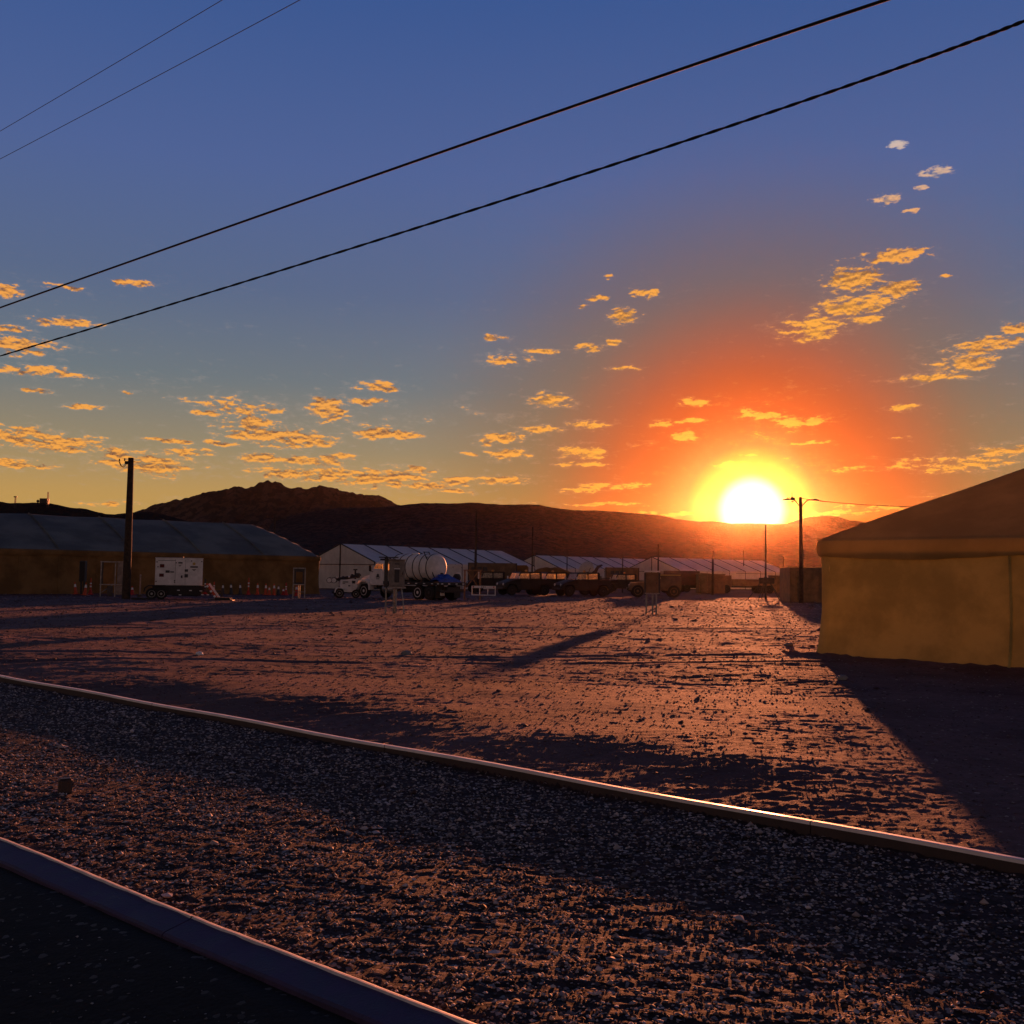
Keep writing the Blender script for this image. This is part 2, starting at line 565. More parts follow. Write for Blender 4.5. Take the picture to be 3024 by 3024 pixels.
def ground_z(x, y, fine=True):
    q = x * NX + y * NY
    r = np.hypot(x, y)
    # open dirt yard
    f = 0.070 * fbm(x / 9.0, y / 7.0, 2, 0.5, 3) + 0.030 * fbm(x / 3.2 + 9, y / 2.4, 2, 0.5, 5)
    f = f + 0.012 * fbm(x / 0.9, y / 0.7, 3, 0.6, 9)
    # the dirt is banked up a little behind the far kerb, less so on the right
    sk = x * NY - y * NX
    tb_ = np.clip((q - Q1) / 2.1, 0, 1)
    tb2_ = np.clip((q - Q1 - 2.1) / 6.5, 0, 1)
    tb2_ = 1 - tb2_ * tb2_ * (3 - 2 * tb2_)
    f = f + 0.112 * tb2_ * (1 + .5 * vnoise(x / 1.7, y / 1.7, 15)) * tb_ * tb_ * (3 - 2 * tb_) * np.clip((-3.0 - sk) / 1.8, 0, 1) * np.clip((q - Q1) / 0.3, 0, 1)
    # old vehicle ruts crossing the yard
    for (y0_, sl_, wv, ph) in ((33.0, 0.10, 1.2, 0.3), (46.0, -0.06, 2.0, 1.9), (21.0, 0.22, 0.8, 4.0), (58.0, 0.03, 1.5, 2.7)):
        for off in (0.0, 1.75):
            dd = (y - (y0_ + off + sl_ * x + wv * np.sin(x / 17.0 + ph))) / 0.16
            f = f - 0.020 * np.exp(-dd ** 2) * (1 + 1.6 * vnoise(x / 2.5, y / 2.5, 97)) + 0.010 * np.exp(-(np.abs(dd) - 2.0) ** 2)
    far = np.clip((r - 30) / 60, 0, 1)
    f = f * (1 + 0.6 * far)
    # gravel swale between the kerbs
    q2l = Q2 + 0.0 + 0.0297 * (np.clip(sk, -9, 6) + 4.7)
    t = np.clip((q - Q2) / (Q1 - Q2), 0, 1)
    sw = np.interp(t, [0, 0.06, 0.25, 0.42, 0.62, 0.85, 1.0], [-0.035, -0.03, -0.05, -0.09, -0.11, -0.075, -0.04])
    sw = sw + 0.022 * fbm(x / 1.3 + 4, y / 1.0, 3, 0.55, 21)
    road = np.interp(Q2 - q, [0, .2, .45, 1.2, 3.5, 8], [-.065, -.06, -.085, -.18, -.33, -.45]) + 0.012 * fbm(x / 1.5, y / 1.5, 2, 0.5, 31)
    z = np.where(q > Q1 + 0.06, f - 0.03, np.where(q > q2l, sw - 0.02 * (q < q2l + 0.07), road))
    if fine:
        yard = q > Q1 + .06
        near = np.clip(1.25 - r / 26.0, 0.0, 1.0)
        g = 0.034 * near * (0.30 - np.abs(fbm(x / 0.27, y / 0.10, 3, 0.6, 41)))
        g = g + 0.010 * near * fbm(x / 0.075, y / 0.05, 2, 0.6, 43)
        g = g + 0.018 * np.clip((r - 7) / 16, 0, 1) * fbm(x / 0.55, y / 0.22, 3, 0.6, 49)
        g = g + 0.028 * np.clip((r - 7) / 16, 0, 1) * (0.3 - np.abs(fbm(x / 0.95, y / 0.34, 3, 0.6, 47)))
        patch = np.clip(0.85 + 1.6 * fbm(x / 2.6 + 3, y / 1.8, 2, 0.5, 91), 0.45, 1.35)
        z = z + g * np.where(yard, patch, np.where(q > q2l + .07, 0.8, 0.15))
    # flatten into the plain far away
    return z


def ground_material():
    m = bpy.data.materials.new('desert_dirt')
    m.use_nodes = True
    t = NT(m.node_tree)
    m.node_tree.nodes.clear()
    g = t.n('ShaderNodeNewGeometry').outputs['Position']
    s_ = t.n('ShaderNodeSeparateXYZ', {0: g})
    q = t.m('ADD', t.m('MULTIPLY', s_.outputs[0], NX), t.m('MULTIPLY', s_.outputs[1], NY))
    n1_ = t.n('ShaderNodeTexNoise', {'Vector': g, 'Scale': 0.35, 'Detail': 5.0, 'Roughness': 0.6}).outputs[0]
    n2_ = t.n('ShaderNodeTexNoise', {'Vector': g, 'Scale': 9.0, 'Detail': 8.0, 'Roughness': 0.7}).outputs[0]
    vo = t.n('ShaderNodeTexVoronoi', {'Vector': g, 'Scale': 38.0}).outputs
    dirt = t.mix(t.mr(n1_, 0.35, 0.65), (0.098, 0.046, 0.044), (0.20, 0.108, 0.106))
    dirt = t.mix(t.m('MULTIPLY', t.mr(n2_, 0.42, 0.62), 0.55), dirt, (0.10, 0.055, 0.042))
    grav = t.mix(t.mr(n2_, 0.35, 0.65), (0.028, 0.017, 0.016), (0.080, 0.050, 0.050))
    gcell = t.n('ShaderNodeSeparateColor', {0: vo['Color']}).outputs[0]
    grav = t.mix(t.mr(gcell, 0.90, 0.98), grav, (0.42, 0.35, 0.31))
    asph = t.mix(t.m('MULTIPLY', t.mr(gcell, 0.95, 0.99), 0.35), t.mix(n2_, (0.010, 0.010, 0.010), (0.024, 0.023, 0.023)), (0.30, 0.28, 0.26))
    c = t.mix(t.mr(q, Q1 + .03, Q1 + .09), grav, dirt)
    c = t.mix(t.mr(q, Q2 + .02, Q2 + .05), asph, c)
    p = t.n('ShaderNodeBsdfPrincipled', {'Base Color': c, 'Roughness': 0.88, 'Specular IOR Level': 0.2})
    bn = t.n('ShaderNodeTexNoise', {'Vector': g, 'Scale': 28.0, 'Detail': 9.0, 'Roughness': 0.75}).outputs[0]
    bh = t.m('ADD', bn, t.m('MULTIPLY', vo['Distance'], -0.5))
    b = t.n('ShaderNodeBump', {'Strength': 1.0, 'Distance': 0.013, 'Height': bh})
    m.node_tree.links.new(b.outputs[0], p.inputs['Normal'])
    t.n('ShaderNodeOutputMaterial', {0: p.outputs[0]})
    return m


GM = ground_material()
rows = np.concatenate([1.6 * (135 / 1.6) ** (np.arange(900) / 899), 135 * (6500 / 135) ** (np.arange(1, 40) / 39)])
ss = np.linspace(-1.15, 1.15, 1000)
# round the viewpoint: equal steps of bearing, growing steps of distance
XX = rows[:, None] * ss[None, :]
YY = np.repeat(rows[:, None], len(ss), 1)
ZZ = ground_z(XX, YY)
ZZ = np.where(YY > 135, ZZ * np.clip(1 - (YY - 135) / 100, 0, 1) + 0.0, ZZ)
gme = np_mesh('ground', np.stack([XX, YY, ZZ], -1).reshape(-1, 3), grid_faces(len(rows), len(ss)), GM)
tag(link('ground', gme), 'reddish brown dirt yard with rough gravel strip in front', None, kind='structure')
bm_ = MB().add([(-6500, -6500, -0.35), (6500, -6500, -0.35), (6500, 6500, -0.35), (-6500, 6500, -0.35)], [(0, 1, 2, 3)])
tag(link('desert_plain', bm_.mesh('desert_plain', GM)), 'flat desert floor running out to the hills', None, kind='structure')


# loose stones ------------------------------------------------------------
def stone_field(name, label, xs, ys, sizes, m, sink=0.25, flat=0.65):
    n = len(xs)
    octv = np.array([(1, 0, 0), (0.31, 0.95, 0), (-0.81, 0.59, 0), (-0.81, -0.59, 0), (0.31, -0.95, 0), (0.1, 0.1, 0.9), (0, 0, -0.9)])
    V = np.repeat(octv[None], n, 0) * (1 + rng.uniform(-0.35, 0.35, (n, 7, 1)))
    V = V + rng.uniform(-0.18, 0.18, (n, 7, 3))
    sc3 = np.stack([rng.uniform(0.7, 1.3, n), rng.uniform(0.6, 1.1, n), rng.uniform(0.4, 1.0, n) * flat / 0.65 * 0.8], -1)
    V = V * sc3[:, None, :] * sizes[:, None, None] * 0.5
    a = rng.uniform(0, 2 * PI, n)
    ca, sa = np.cos(a)[:, None], np.sin(a)[:, None]
    x = V[..., 0] * ca - V[..., 1] * sa + xs[:, None]
    y = V[..., 0] * sa + V[..., 1] * ca + ys[:, None]
    gz = ground_z(xs, ys)
    z = V[..., 2] + (gz + sizes * (0.5 - sink) * 0.55)[:, None]
    F = []
    for k in range(5):
        k2 = (k + 1) % 5
        F += [(k, k2, 5), (k2, k, 6)]
    F = np.array(F)
    allF = (np.arange(n)[:, None, None] * 7 + F[None]).reshape(-1, 3)
    me = np_mesh(name, np.stack([x, y, z], -1).reshape(-1, 3), allF, m, smooth=False)
    o = link(name, me)
    return tag(o, label, None, kind='stuff')


def stone_mat(name, a, b):
    m = bpy.data.materials.new(name)
    m.use_nodes = True
    t = NT(m.node_tree)
    m.node_tree.nodes.clear()
    g = t.n('ShaderNodeNewGeometry')
    rp = g.outputs['Random Per Island']
    c = t.mix(t.m('POWER', rp, 2.2), a, b)
    p = t.n('ShaderNodeBsdfPrincipled', {'Base Color': c, 'Roughness': 0.75, 'Specular IOR Level': 0.4})
    t.n('ShaderNodeOutputMaterial', {0: p.outputs[0]})
    return m


def along(q, s_):                     # kerb coordinates -> world
    return q * NX + s_ * NY, q * NY - s_ * NX


n = 78000
q = Q2 + 0.11 + rng.uniform(0, 1, n) * (Q1 - Q2 - 0.12)
s_ = rng.uniform(-22, 9, n)
s_ = -3 + (s_ + 3) * np.abs(rng.uniform(0.15, 1, n))
x, y = along(q, s_)
ok = (y > 1.8) & (fbm(x / 0.8, y / 0.8, 3, 0.6, 77) + rng.uniform(-.3, .7, len(x)) > -0.12)
x, y = x[ok], y[ok]
sz = 0.009 + 0.022 * rng.power(0.35, len(x)) * rng.uniform(0.3, 1, len(x)) + 0.0012 * np.hypot(x, y)
sz = sz * np.where(rng.uniform(0, 1, len(sz)) > 0.982, rng.uniform(1.5, 2.3, len(sz)), 1.0)
stone_field('gravel', 'loose pale gravel stones in the strip between the two kerbs', x, y, sz, stone_mat('gravel_stone', (0.05, 0.032, 0.029), (0.72, 0.62, 0.57)))
n = 46000
yy = 5 * (90 / 5) ** rng.uniform(0, 1, n)
xx = yy * rng.uniform(-0.75, 0.75, n)
ok = (xx * NX + yy * NY) > Q1 + 0.2
xx, yy = xx[ok], yy[ok]
sz = (0.010 + 0.0016 * yy) * rng.uniform(0.5, 1.5, len(xx)) * np.where(rng.uniform(0, 1, len(xx)) > 0.985, 2.2, 1)
stone_field('dirt_clods', 'scattered clods and pebbles over the dirt yard', xx, yy, sz, stone_mat('clod', (0.09, 0.048, 0.038), (0.38, 0.28, 0.25)), sink=0.35, flat=0.45)
n = 5000
q = Q2 - 0.25 - rng.uniform(0, 1, n) ** 1 * 3.5
s_ = rng.uniform(-9, 3, n)
x, y = along(q, s_)
ok = y > 1.7
x, y = x[ok], y[ok]
stone_field('road_grit', 'fine pale grit scattered on the dark road edge', x, y, rng.uniform(0.004, 0.016, len(x)), stone_mat('grit', (0.05, 0.05, 0.05), (0.5, 0.47, 0.44)), sink=0.1)

# kerbs -------------------------------------------------------------------
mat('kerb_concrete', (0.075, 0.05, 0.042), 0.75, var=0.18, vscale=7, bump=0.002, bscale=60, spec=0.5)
mat('painted_sun_top', (0.95, 0.90, 0.84), 0.55, metal=0.30, var=0.10, vscale=3, bump=0.0008, bscale=40)  # pale colour stands for low sunlight on the far kerb's concrete top
mat('painted_sun_edge', (0.80, 0.72, 0.62), 0.5, var=0.15, vscale=9)  # sunlight on the near kerb's far arris, put into a pale strip
mat('kerb_purple_shade', (0.065, 0.042, 0.10), 0.65, var=0.25, vscale=8, bump=0.004, bscale=70)  # purple puts the shade and reflected blue sky into the concrete colour


def kerb(name, label, q0, s_list, prof, m, wob, edge=None, eprof=None, em=None, skew=0.0):
    """prof: (dq, z) section points; one piece of kerb per interval of s_list"""
    root = thing(name, label, None)
    root['kind'] = 'structure'
    del_keys = [k for k in ('category',) if k in root]
    for a, b in zip(s_list[:-1], s_list[1:]):
        nn = max(3, int((b - a) / 0.12))
        P = []
        for i in range(nn + 1):
            s1 = a + 0.004 + (b - a - 0.008) * i / nn
            dz = 0.006 * math.sin(s1 * 1.7) + random.uniform(-1, 1) * wob
            dq = 0.004 * math.sin(s1 * 1.1 + 2) + random.uniform(-1, 1) * wob * 0.6
            row = []
            for (dq_, z_) in prof:
                xx_, yy_ = along(q0 + skew * (max(s1, -9.0) + 4.7) + dq_ + dq, s1)
                row.append((xx_, yy_, z_ + dz))
            P.append(row)
        mb = MB().grid(P)
        k = len(prof)
        mb.F.append(tuple(range(k)))
        mb.F.append(tuple(range(nn * k, (nn + 1) * k))[::-1])
        pc = part('kerb_piece', mb, m, root)
        if edge:
            P = []
            for i in range(nn + 1):
                s1 = a + 0.004 + (b - a - 0.008) * i / nn
                dz = 0.006 * math.sin(s1 * 1.7) + random.uniform(-1, 1) * wob * .5
                dq = 0.004 * math.sin(s1 * 1.1 + 2) + random.uniform(-1, 1) * wob * 0.5
                P.append([(*along(q0 + skew * (max(s1, -9.0) + 4.7) + e_[0] + dq, s1), e_[1] + dz) for e_ in eprof])
            part(edge, MB().grid(P), em, pc)
    return root


kerb('far_kerb', 'long pale kerb line crossing the yard, its top coloured pale for the low sun', Q1 + 0.055,
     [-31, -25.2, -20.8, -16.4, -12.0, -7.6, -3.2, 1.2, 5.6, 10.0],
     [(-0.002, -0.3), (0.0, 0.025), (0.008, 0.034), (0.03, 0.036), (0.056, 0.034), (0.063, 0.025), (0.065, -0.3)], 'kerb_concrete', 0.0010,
     'painted_sun_top', [(-0.005, 0.020), (-0.004, 0.042), (0.004, 0.0465), (0.058, 0.0418), (0.068, 0.034), (0.069, 0.02)], 'painted_sun_top')
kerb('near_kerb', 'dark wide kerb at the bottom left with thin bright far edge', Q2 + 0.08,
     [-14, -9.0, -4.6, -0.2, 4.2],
     [(-0.175, -0.4), (-0.17, -0.045), (-0.158, -0.034), (-0.03, -0.008), (-0.012, 0.000), (0.004, -0.004), (0.014, -0.022), (0.02, -0.4)], 'kerb_purple_shade', 0.0022,
     'painted_sun_edge', [(-0.018, -0.004), (-0.012, 0.006), (0.002, 0.0045), (0.016, -0.001), (0.022, -0.03)], 'painted_sun_edge', skew=0.0297)

# ------------------------------------------------------------------ hills


def hill_material(name, a, b, scrub, scale):
    m = bpy.data.materials.new(name)
    m.use_nodes = True
    t = NT(m.node_tree)
    m.node_tree.nodes.clear()
    g = t.n('ShaderNodeNewGeometry').outputs['Position']
    n1_ = t.n('ShaderNodeTexNoise', {'Vector': g, 'Scale': 0.012, 'Detail': 8.0, 'Roughness': 0.6}).outputs[0]
    n2_ = t.n('ShaderNodeTexNoise', {'Vector': g, 'Scale': scale, 'Detail': 6.0, 'Roughness': 0.7}).outputs[0]
    c = t.mix(t.mr(n1_, 0.35, 0.65), a, b)
    c = t.mix(t.mr(n2_, 0.47, 0.53), c, scrub)
    p = t.n('ShaderNodeBsdfPrincipled', {'Base Color': c, 'Roughness': 0.95, 'Specular IOR Level': 0.1})
    bmp = t.n('ShaderNodeBump', {'Strength': 1.0, 'Distance': 2.5, 'Height': n2_})
    m.node_tree.links.new(bmp.outputs[0], p.inputs['Normal'])
    t.n('ShaderNodeOutputMaterial', {0: p.outputs[0]})
    return m


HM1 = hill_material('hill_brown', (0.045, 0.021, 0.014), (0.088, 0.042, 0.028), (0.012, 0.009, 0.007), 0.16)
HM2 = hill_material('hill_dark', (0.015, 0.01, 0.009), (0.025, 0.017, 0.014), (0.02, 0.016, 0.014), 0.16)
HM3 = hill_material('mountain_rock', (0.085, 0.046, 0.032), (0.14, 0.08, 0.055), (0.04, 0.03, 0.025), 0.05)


def hill(name, label, prof, D, m, depth, seed, rough=0.10, crest=0.012, step=4.0):
    """prof: (px, py) crest points in the photograph; the crest stands about D metres away"""
    azs, hs = [], []
    for (px, py) in prof:
        r = ray(px, py)
        azs.append(r.x / r.y)
        hs.append(CAM_H + r.z / r.y * D)
    azs = np.array(azs)
    hs = np.array(hs)
    A = np.arange(azs[0], azs[-1], step / D)
    H = np.interp(A, azs, hs)
    T = np.concatenate([np.linspace(0, 1, 60), np.linspace(1, 1.6, 14)[1:]])
    AA, TT = np.meshgrid(A, T)
    HH = np.interp(AA, A, H)
    y = D - depth * (1 - TT)
    x = AA * D + (y - D) * AA * 0.6
    cf = fbm(x / 14.0, np.zeros_like(x) + seed, 4, 0.6, seed)
    up = np.clip(TT, 0, 1)
    shp = up ** 1.25 * (1 - 0.25 * np.sin(up * PI))
    back = np.clip((1.6 - TT) / 0.6, 0, 1)
    prof_t = np.where(TT <= 1, shp, back ** 0.8)
    gul = np.abs(fbm(x / (depth * 0.16), y / (depth * 0.35), 5, 0.55, seed + 3))
    env = np.sin(np.clip(up, 0, 1) * PI) ** 0.8
    z = HH * prof_t * (1 + 0.0 * gul) - HH * rough * 3.0 * gul * env * 0.55 + HH * crest * cf * up
    z = z + HH * 0.01 * fbm(x / 9.0, y / 9.0, 3, 0.6, seed + 9) * env
    z = np.where(TT <= 0.0001, -2.0, z)
    z = np.where(TT > 1.5, np.minimum(z, 0), z)
    # keep the slope in front from breaking the crest line
    lim = CAM_H + (HH - CAM_H) * (y / D) * 0.985
    z = np.where(TT < 0.97, np.minimum(z, lim), z)
    me = np_mesh(name, np.stack([x, y, z], -1).reshape(-1, 3), grid_faces(len(T), len(A)), m)
    tag(link(name, me), label, None, kind='structure')


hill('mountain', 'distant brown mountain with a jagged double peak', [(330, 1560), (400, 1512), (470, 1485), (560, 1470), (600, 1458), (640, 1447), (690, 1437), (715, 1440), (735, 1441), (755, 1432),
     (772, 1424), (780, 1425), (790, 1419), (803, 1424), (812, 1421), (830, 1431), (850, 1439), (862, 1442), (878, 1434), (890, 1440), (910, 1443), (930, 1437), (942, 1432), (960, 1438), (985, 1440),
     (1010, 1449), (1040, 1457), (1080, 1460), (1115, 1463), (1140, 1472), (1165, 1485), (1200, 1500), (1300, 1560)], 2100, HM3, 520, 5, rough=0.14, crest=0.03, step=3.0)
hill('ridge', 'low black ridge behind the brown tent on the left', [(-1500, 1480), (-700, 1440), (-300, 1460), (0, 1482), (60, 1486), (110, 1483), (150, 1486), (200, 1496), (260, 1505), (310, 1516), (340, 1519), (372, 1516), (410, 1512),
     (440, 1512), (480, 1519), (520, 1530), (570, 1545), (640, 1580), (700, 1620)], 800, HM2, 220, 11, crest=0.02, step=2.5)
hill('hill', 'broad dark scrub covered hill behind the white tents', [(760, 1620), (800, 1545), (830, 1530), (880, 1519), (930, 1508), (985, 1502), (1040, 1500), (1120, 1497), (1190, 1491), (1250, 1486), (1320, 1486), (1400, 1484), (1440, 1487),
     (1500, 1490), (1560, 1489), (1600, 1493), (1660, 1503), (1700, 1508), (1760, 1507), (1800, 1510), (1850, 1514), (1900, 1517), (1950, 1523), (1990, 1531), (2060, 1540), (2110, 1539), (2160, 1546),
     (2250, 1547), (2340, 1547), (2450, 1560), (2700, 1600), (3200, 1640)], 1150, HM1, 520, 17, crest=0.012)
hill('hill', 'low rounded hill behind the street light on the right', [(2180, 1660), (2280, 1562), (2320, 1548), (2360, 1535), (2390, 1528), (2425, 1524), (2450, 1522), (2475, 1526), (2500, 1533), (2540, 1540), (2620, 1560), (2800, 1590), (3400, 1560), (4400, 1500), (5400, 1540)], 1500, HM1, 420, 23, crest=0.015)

# haze --------------------------------------------------------------------
hm = bpy.data.materials.new('haze')
hm.use_nodes = True
ht = NT(hm.node_tree)
hm.node_tree.nodes.clear()
pv = ht.n('ShaderNodeVolumePrincipled', {'Color': (0.95, 0.60, 0.30, 1), 'Density': 1.15e-5, 'Anisotropy': 0.945})
ht.n('ShaderNodeOutputMaterial', {'Volume': pv.outputs[0]})
hb = MB().box((0, 1000, 104), (7600, 3800, 215))
ho = link('haze', hb.mesh('haze', hm))
tag(ho, 'thin dusty evening air glowing toward the low sun', None, kind='stuff')

# ------------------------------------------------------------------ tents


def softmin(vals, k):
    v = np.stack(vals)
    return -k * np.log(np.sum(np.exp(-v / k), 0))


def rr_path(L, Wd, r, step):
    """rounded rectangle starting on the front side; returns (x, y, nx, ny, s)"""
    pts = []
    segs = [((r, 0), (L - r, 0), (0, -1)), ((L, r), (L, Wd - r), (1, 0)), ((L - r, Wd), (r, Wd), (0, 1)), ((0, Wd - r), (0, r), (-1, 0))]
    cen = [(L - r, r), (L - r, Wd - r), (r, Wd - r), (r, r)]
    for i, (a, b, nn_) in enumerate(segs):
        ln = math.dist(a, b)
        k = max(2, int(ln / step))
        for j in range(k):
            t = j / k
            pts.append((a[0] + (b[0] - a[0]) * t, a[1] + (b[1] - a[1]) * t, nn_[0], nn_[1]))
        a0 = math.atan2(nn_[1], nn_[0])
        for j in range(6):
            a1 = a0 + (PI / 2) * j / 6
            pts.append((cen[i][0] + r * math.cos(a1), cen[i][1] + r * math.sin(a1), math.cos(a1), math.sin(a1)))
    return pts


def canvas_tent(name, label, loc, rz, L, Wd, eave, rise, hip0, hip1, bay, res, rmat, wmat, wall_bottom=0.12, seam=True, sag=0.07):
    root = thing(name, label, 'tent', loc, rz)
    xs = np.arange(0, L + 1e-6, L / round(L / res))
    ys = np.arange(0, Wd + 1e-6, Wd / round(Wd / res))
    XX_, YY_ = np.meshgrid(xs, ys, indexing='ij')
    big = 1e3

    def h(x, y):
        d = [y / (Wd / 2), (Wd - y) / (Wd / 2), x / hip0 if hip0 else x * 0 + big, (L - x) / hip1 if hip1 else x * 0 + big]
        f = softmin(d, 0.022)
        f = np.maximum(f, 0)
        # cloth hangs between frames
        sg = np.abs(np.sin(PI * x / bay)) ** 0.8
        hgt = rise * f - sag * sg * np.clip(f * 4, 0, 1)
        hgt = hgt + 0.05 * fbm(x / 1.8, y / 1.4, 3, 0.5, 61) * np.clip(f * 5, 0, 1)
        hgt = hgt + 0.14 * rise * np.sin(np.clip(f, 0, 1) * PI) * 0.35
        return hgt
    Zt = eave + h(XX_, YY_)
    V = np.stack([XX_, YY_, Zt], -1).reshape(-1, 3)
    me = np_mesh('roof', V, grid_faces(len(xs), len(ys)), MATS[rmat])
    link('roof', me, root)
    path = rr_path(L, Wd, 0.35, 0.4)
    path.append(path[0])
    P = []
    for i, (x, y, nx, ny) in enumerate(path):
        sg = 0.09 * abs(math.sin(PI * (x + y) / bay)) + random.uniform(-.012, .012)
        row = []
        for (o_, z_) in ((-0.10, -0.02), (-0.02, 0.012), (0.06, -0.04), (0.09, -0.16), (0.07, -0.30 - sg * .6), (0.04, -0.36 - sg), (0.0, -0.36 - sg)):
            row.append((x + nx * o_, y + ny * o_, eave + z_))
        P.append(row)
    part('valance', MB().grid(P), rmat, root, True)
    P = []
    for i, (x, y, nx, ny) in enumerate(path):
        row = []
        for k in range(15):
            t = k / 14
            o_ = -0.02 - 0.03 * math.sin(t * PI) + 0.16 * t ** 5
            o_ += 0.05 * math.sin((x + y) * 4.1 + 2 * t + 1.3 * math.sin(x * 0.9)) * (0.15 + 0.85 * t) * 0.7 + random.uniform(-.008, .008)
            z_ = (eave - 0.3) * (1 - t) - 0.06 * t
            row.append((x + nx * o_, y + ny * o_, z_))
        P.append(row)
    part('wall', MB().grid(P), wmat, root, True)
    for xs_ in (np.arange(bay * .5, L - .5, bay * .5) if wmat != 'canvas_tan' else [4.2, 8.5, 13.0]):
        rr_ = []
        for k in range(13):
            t = k / 12
            o_ = 0.012 - 0.03 * math.sin(t * PI) + 0.16 * t ** 5 + 0.05 * math.sin(xs_ * 4.1 + 2 * t + 1.3 * math.sin(xs_ * 0.9)) * (0.15 + 0.85 * t) * 0.7
            rr_.append([(xs_ - .03, -o_ + .014, (eave - .34) * (1 - t)), (xs_, -o_ + .002, (eave - .34) * (1 - t)), (xs_ + .03, -o_ + .014, (eave - .34) * (1 - t))])
        part('wall_seam', MB().grid(rr_), wmat, root, True)
    if seam:
        nb_ = int(round(L / bay))
        for k in range(1, nb_):
            for side in (0,):
                mbs = MB()
                ytt = np.linspace(0.1, Wd / 2, 22)
                xb = k * bay
                zz_ = eave + h(np.full_like(ytt, xb), ytt) + 0.02
                mbs.grid([[(xb - 0.05, yy_, z1), (xb, yy_, z1 + 0.08), (xb + 0.05, yy_, z1)] for yy_, z1 in zip(ytt, zz_)])
                part('seam', mbs, rmat, root, True)
    return root


# right-hand tent: front-left corner, front side runs toward the right and the camera
C = gx(2406, 23.2)
rt = canvas_tent('canvas_tent', 'large tan canvas tent with hipped roof filling the right edge', (C.x, C.y, 0), R(-45), 18, 10, 2.62, 2.45, 5.0, 5.0, 4.5, 0.16, 'canvas_roof', 'canvas_tan', sag=0.06)
B = gx(948, 86)
A = gx(0, 70)
u = (B - A).normalized()
ang_l = math.atan2(u.y, u.x)
LL = 42.0
F0 = B - u * LL
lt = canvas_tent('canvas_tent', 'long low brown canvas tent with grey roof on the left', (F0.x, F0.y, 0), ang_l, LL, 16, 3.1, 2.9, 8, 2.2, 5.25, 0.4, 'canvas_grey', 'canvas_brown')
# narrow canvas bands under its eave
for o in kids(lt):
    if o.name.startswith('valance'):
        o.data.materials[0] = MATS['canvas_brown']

# drain/kick strip of dirt along the right tent's foot: bank of earth
bank = MB()
Pb = []
for i in range(120):
    s1 = -0.6 + 18.5 * i / 119
    w_ = 0.22 + 0.06 * math.sin(s1 * 2.3) + random.uniform(-.03, .03)
    hh_ = 0.07 + random.uniform(-.02, .02)
    Pb.append([(s1, 0.15, hh_), (s1, -0.05, hh_ + .01), (s1, -0.12 - w_ * .5, hh_ * .6), (s1, -0.2 - w_, -0.04)])
bank.grid(Pb)
bo = link('earth_bank', bank.mesh('earth_bank', GM, True), None, (C.x, C.y, 0), R(-45))
tag(bo, 'low bank of earth along the foot of the right tent', None, kind='structure')


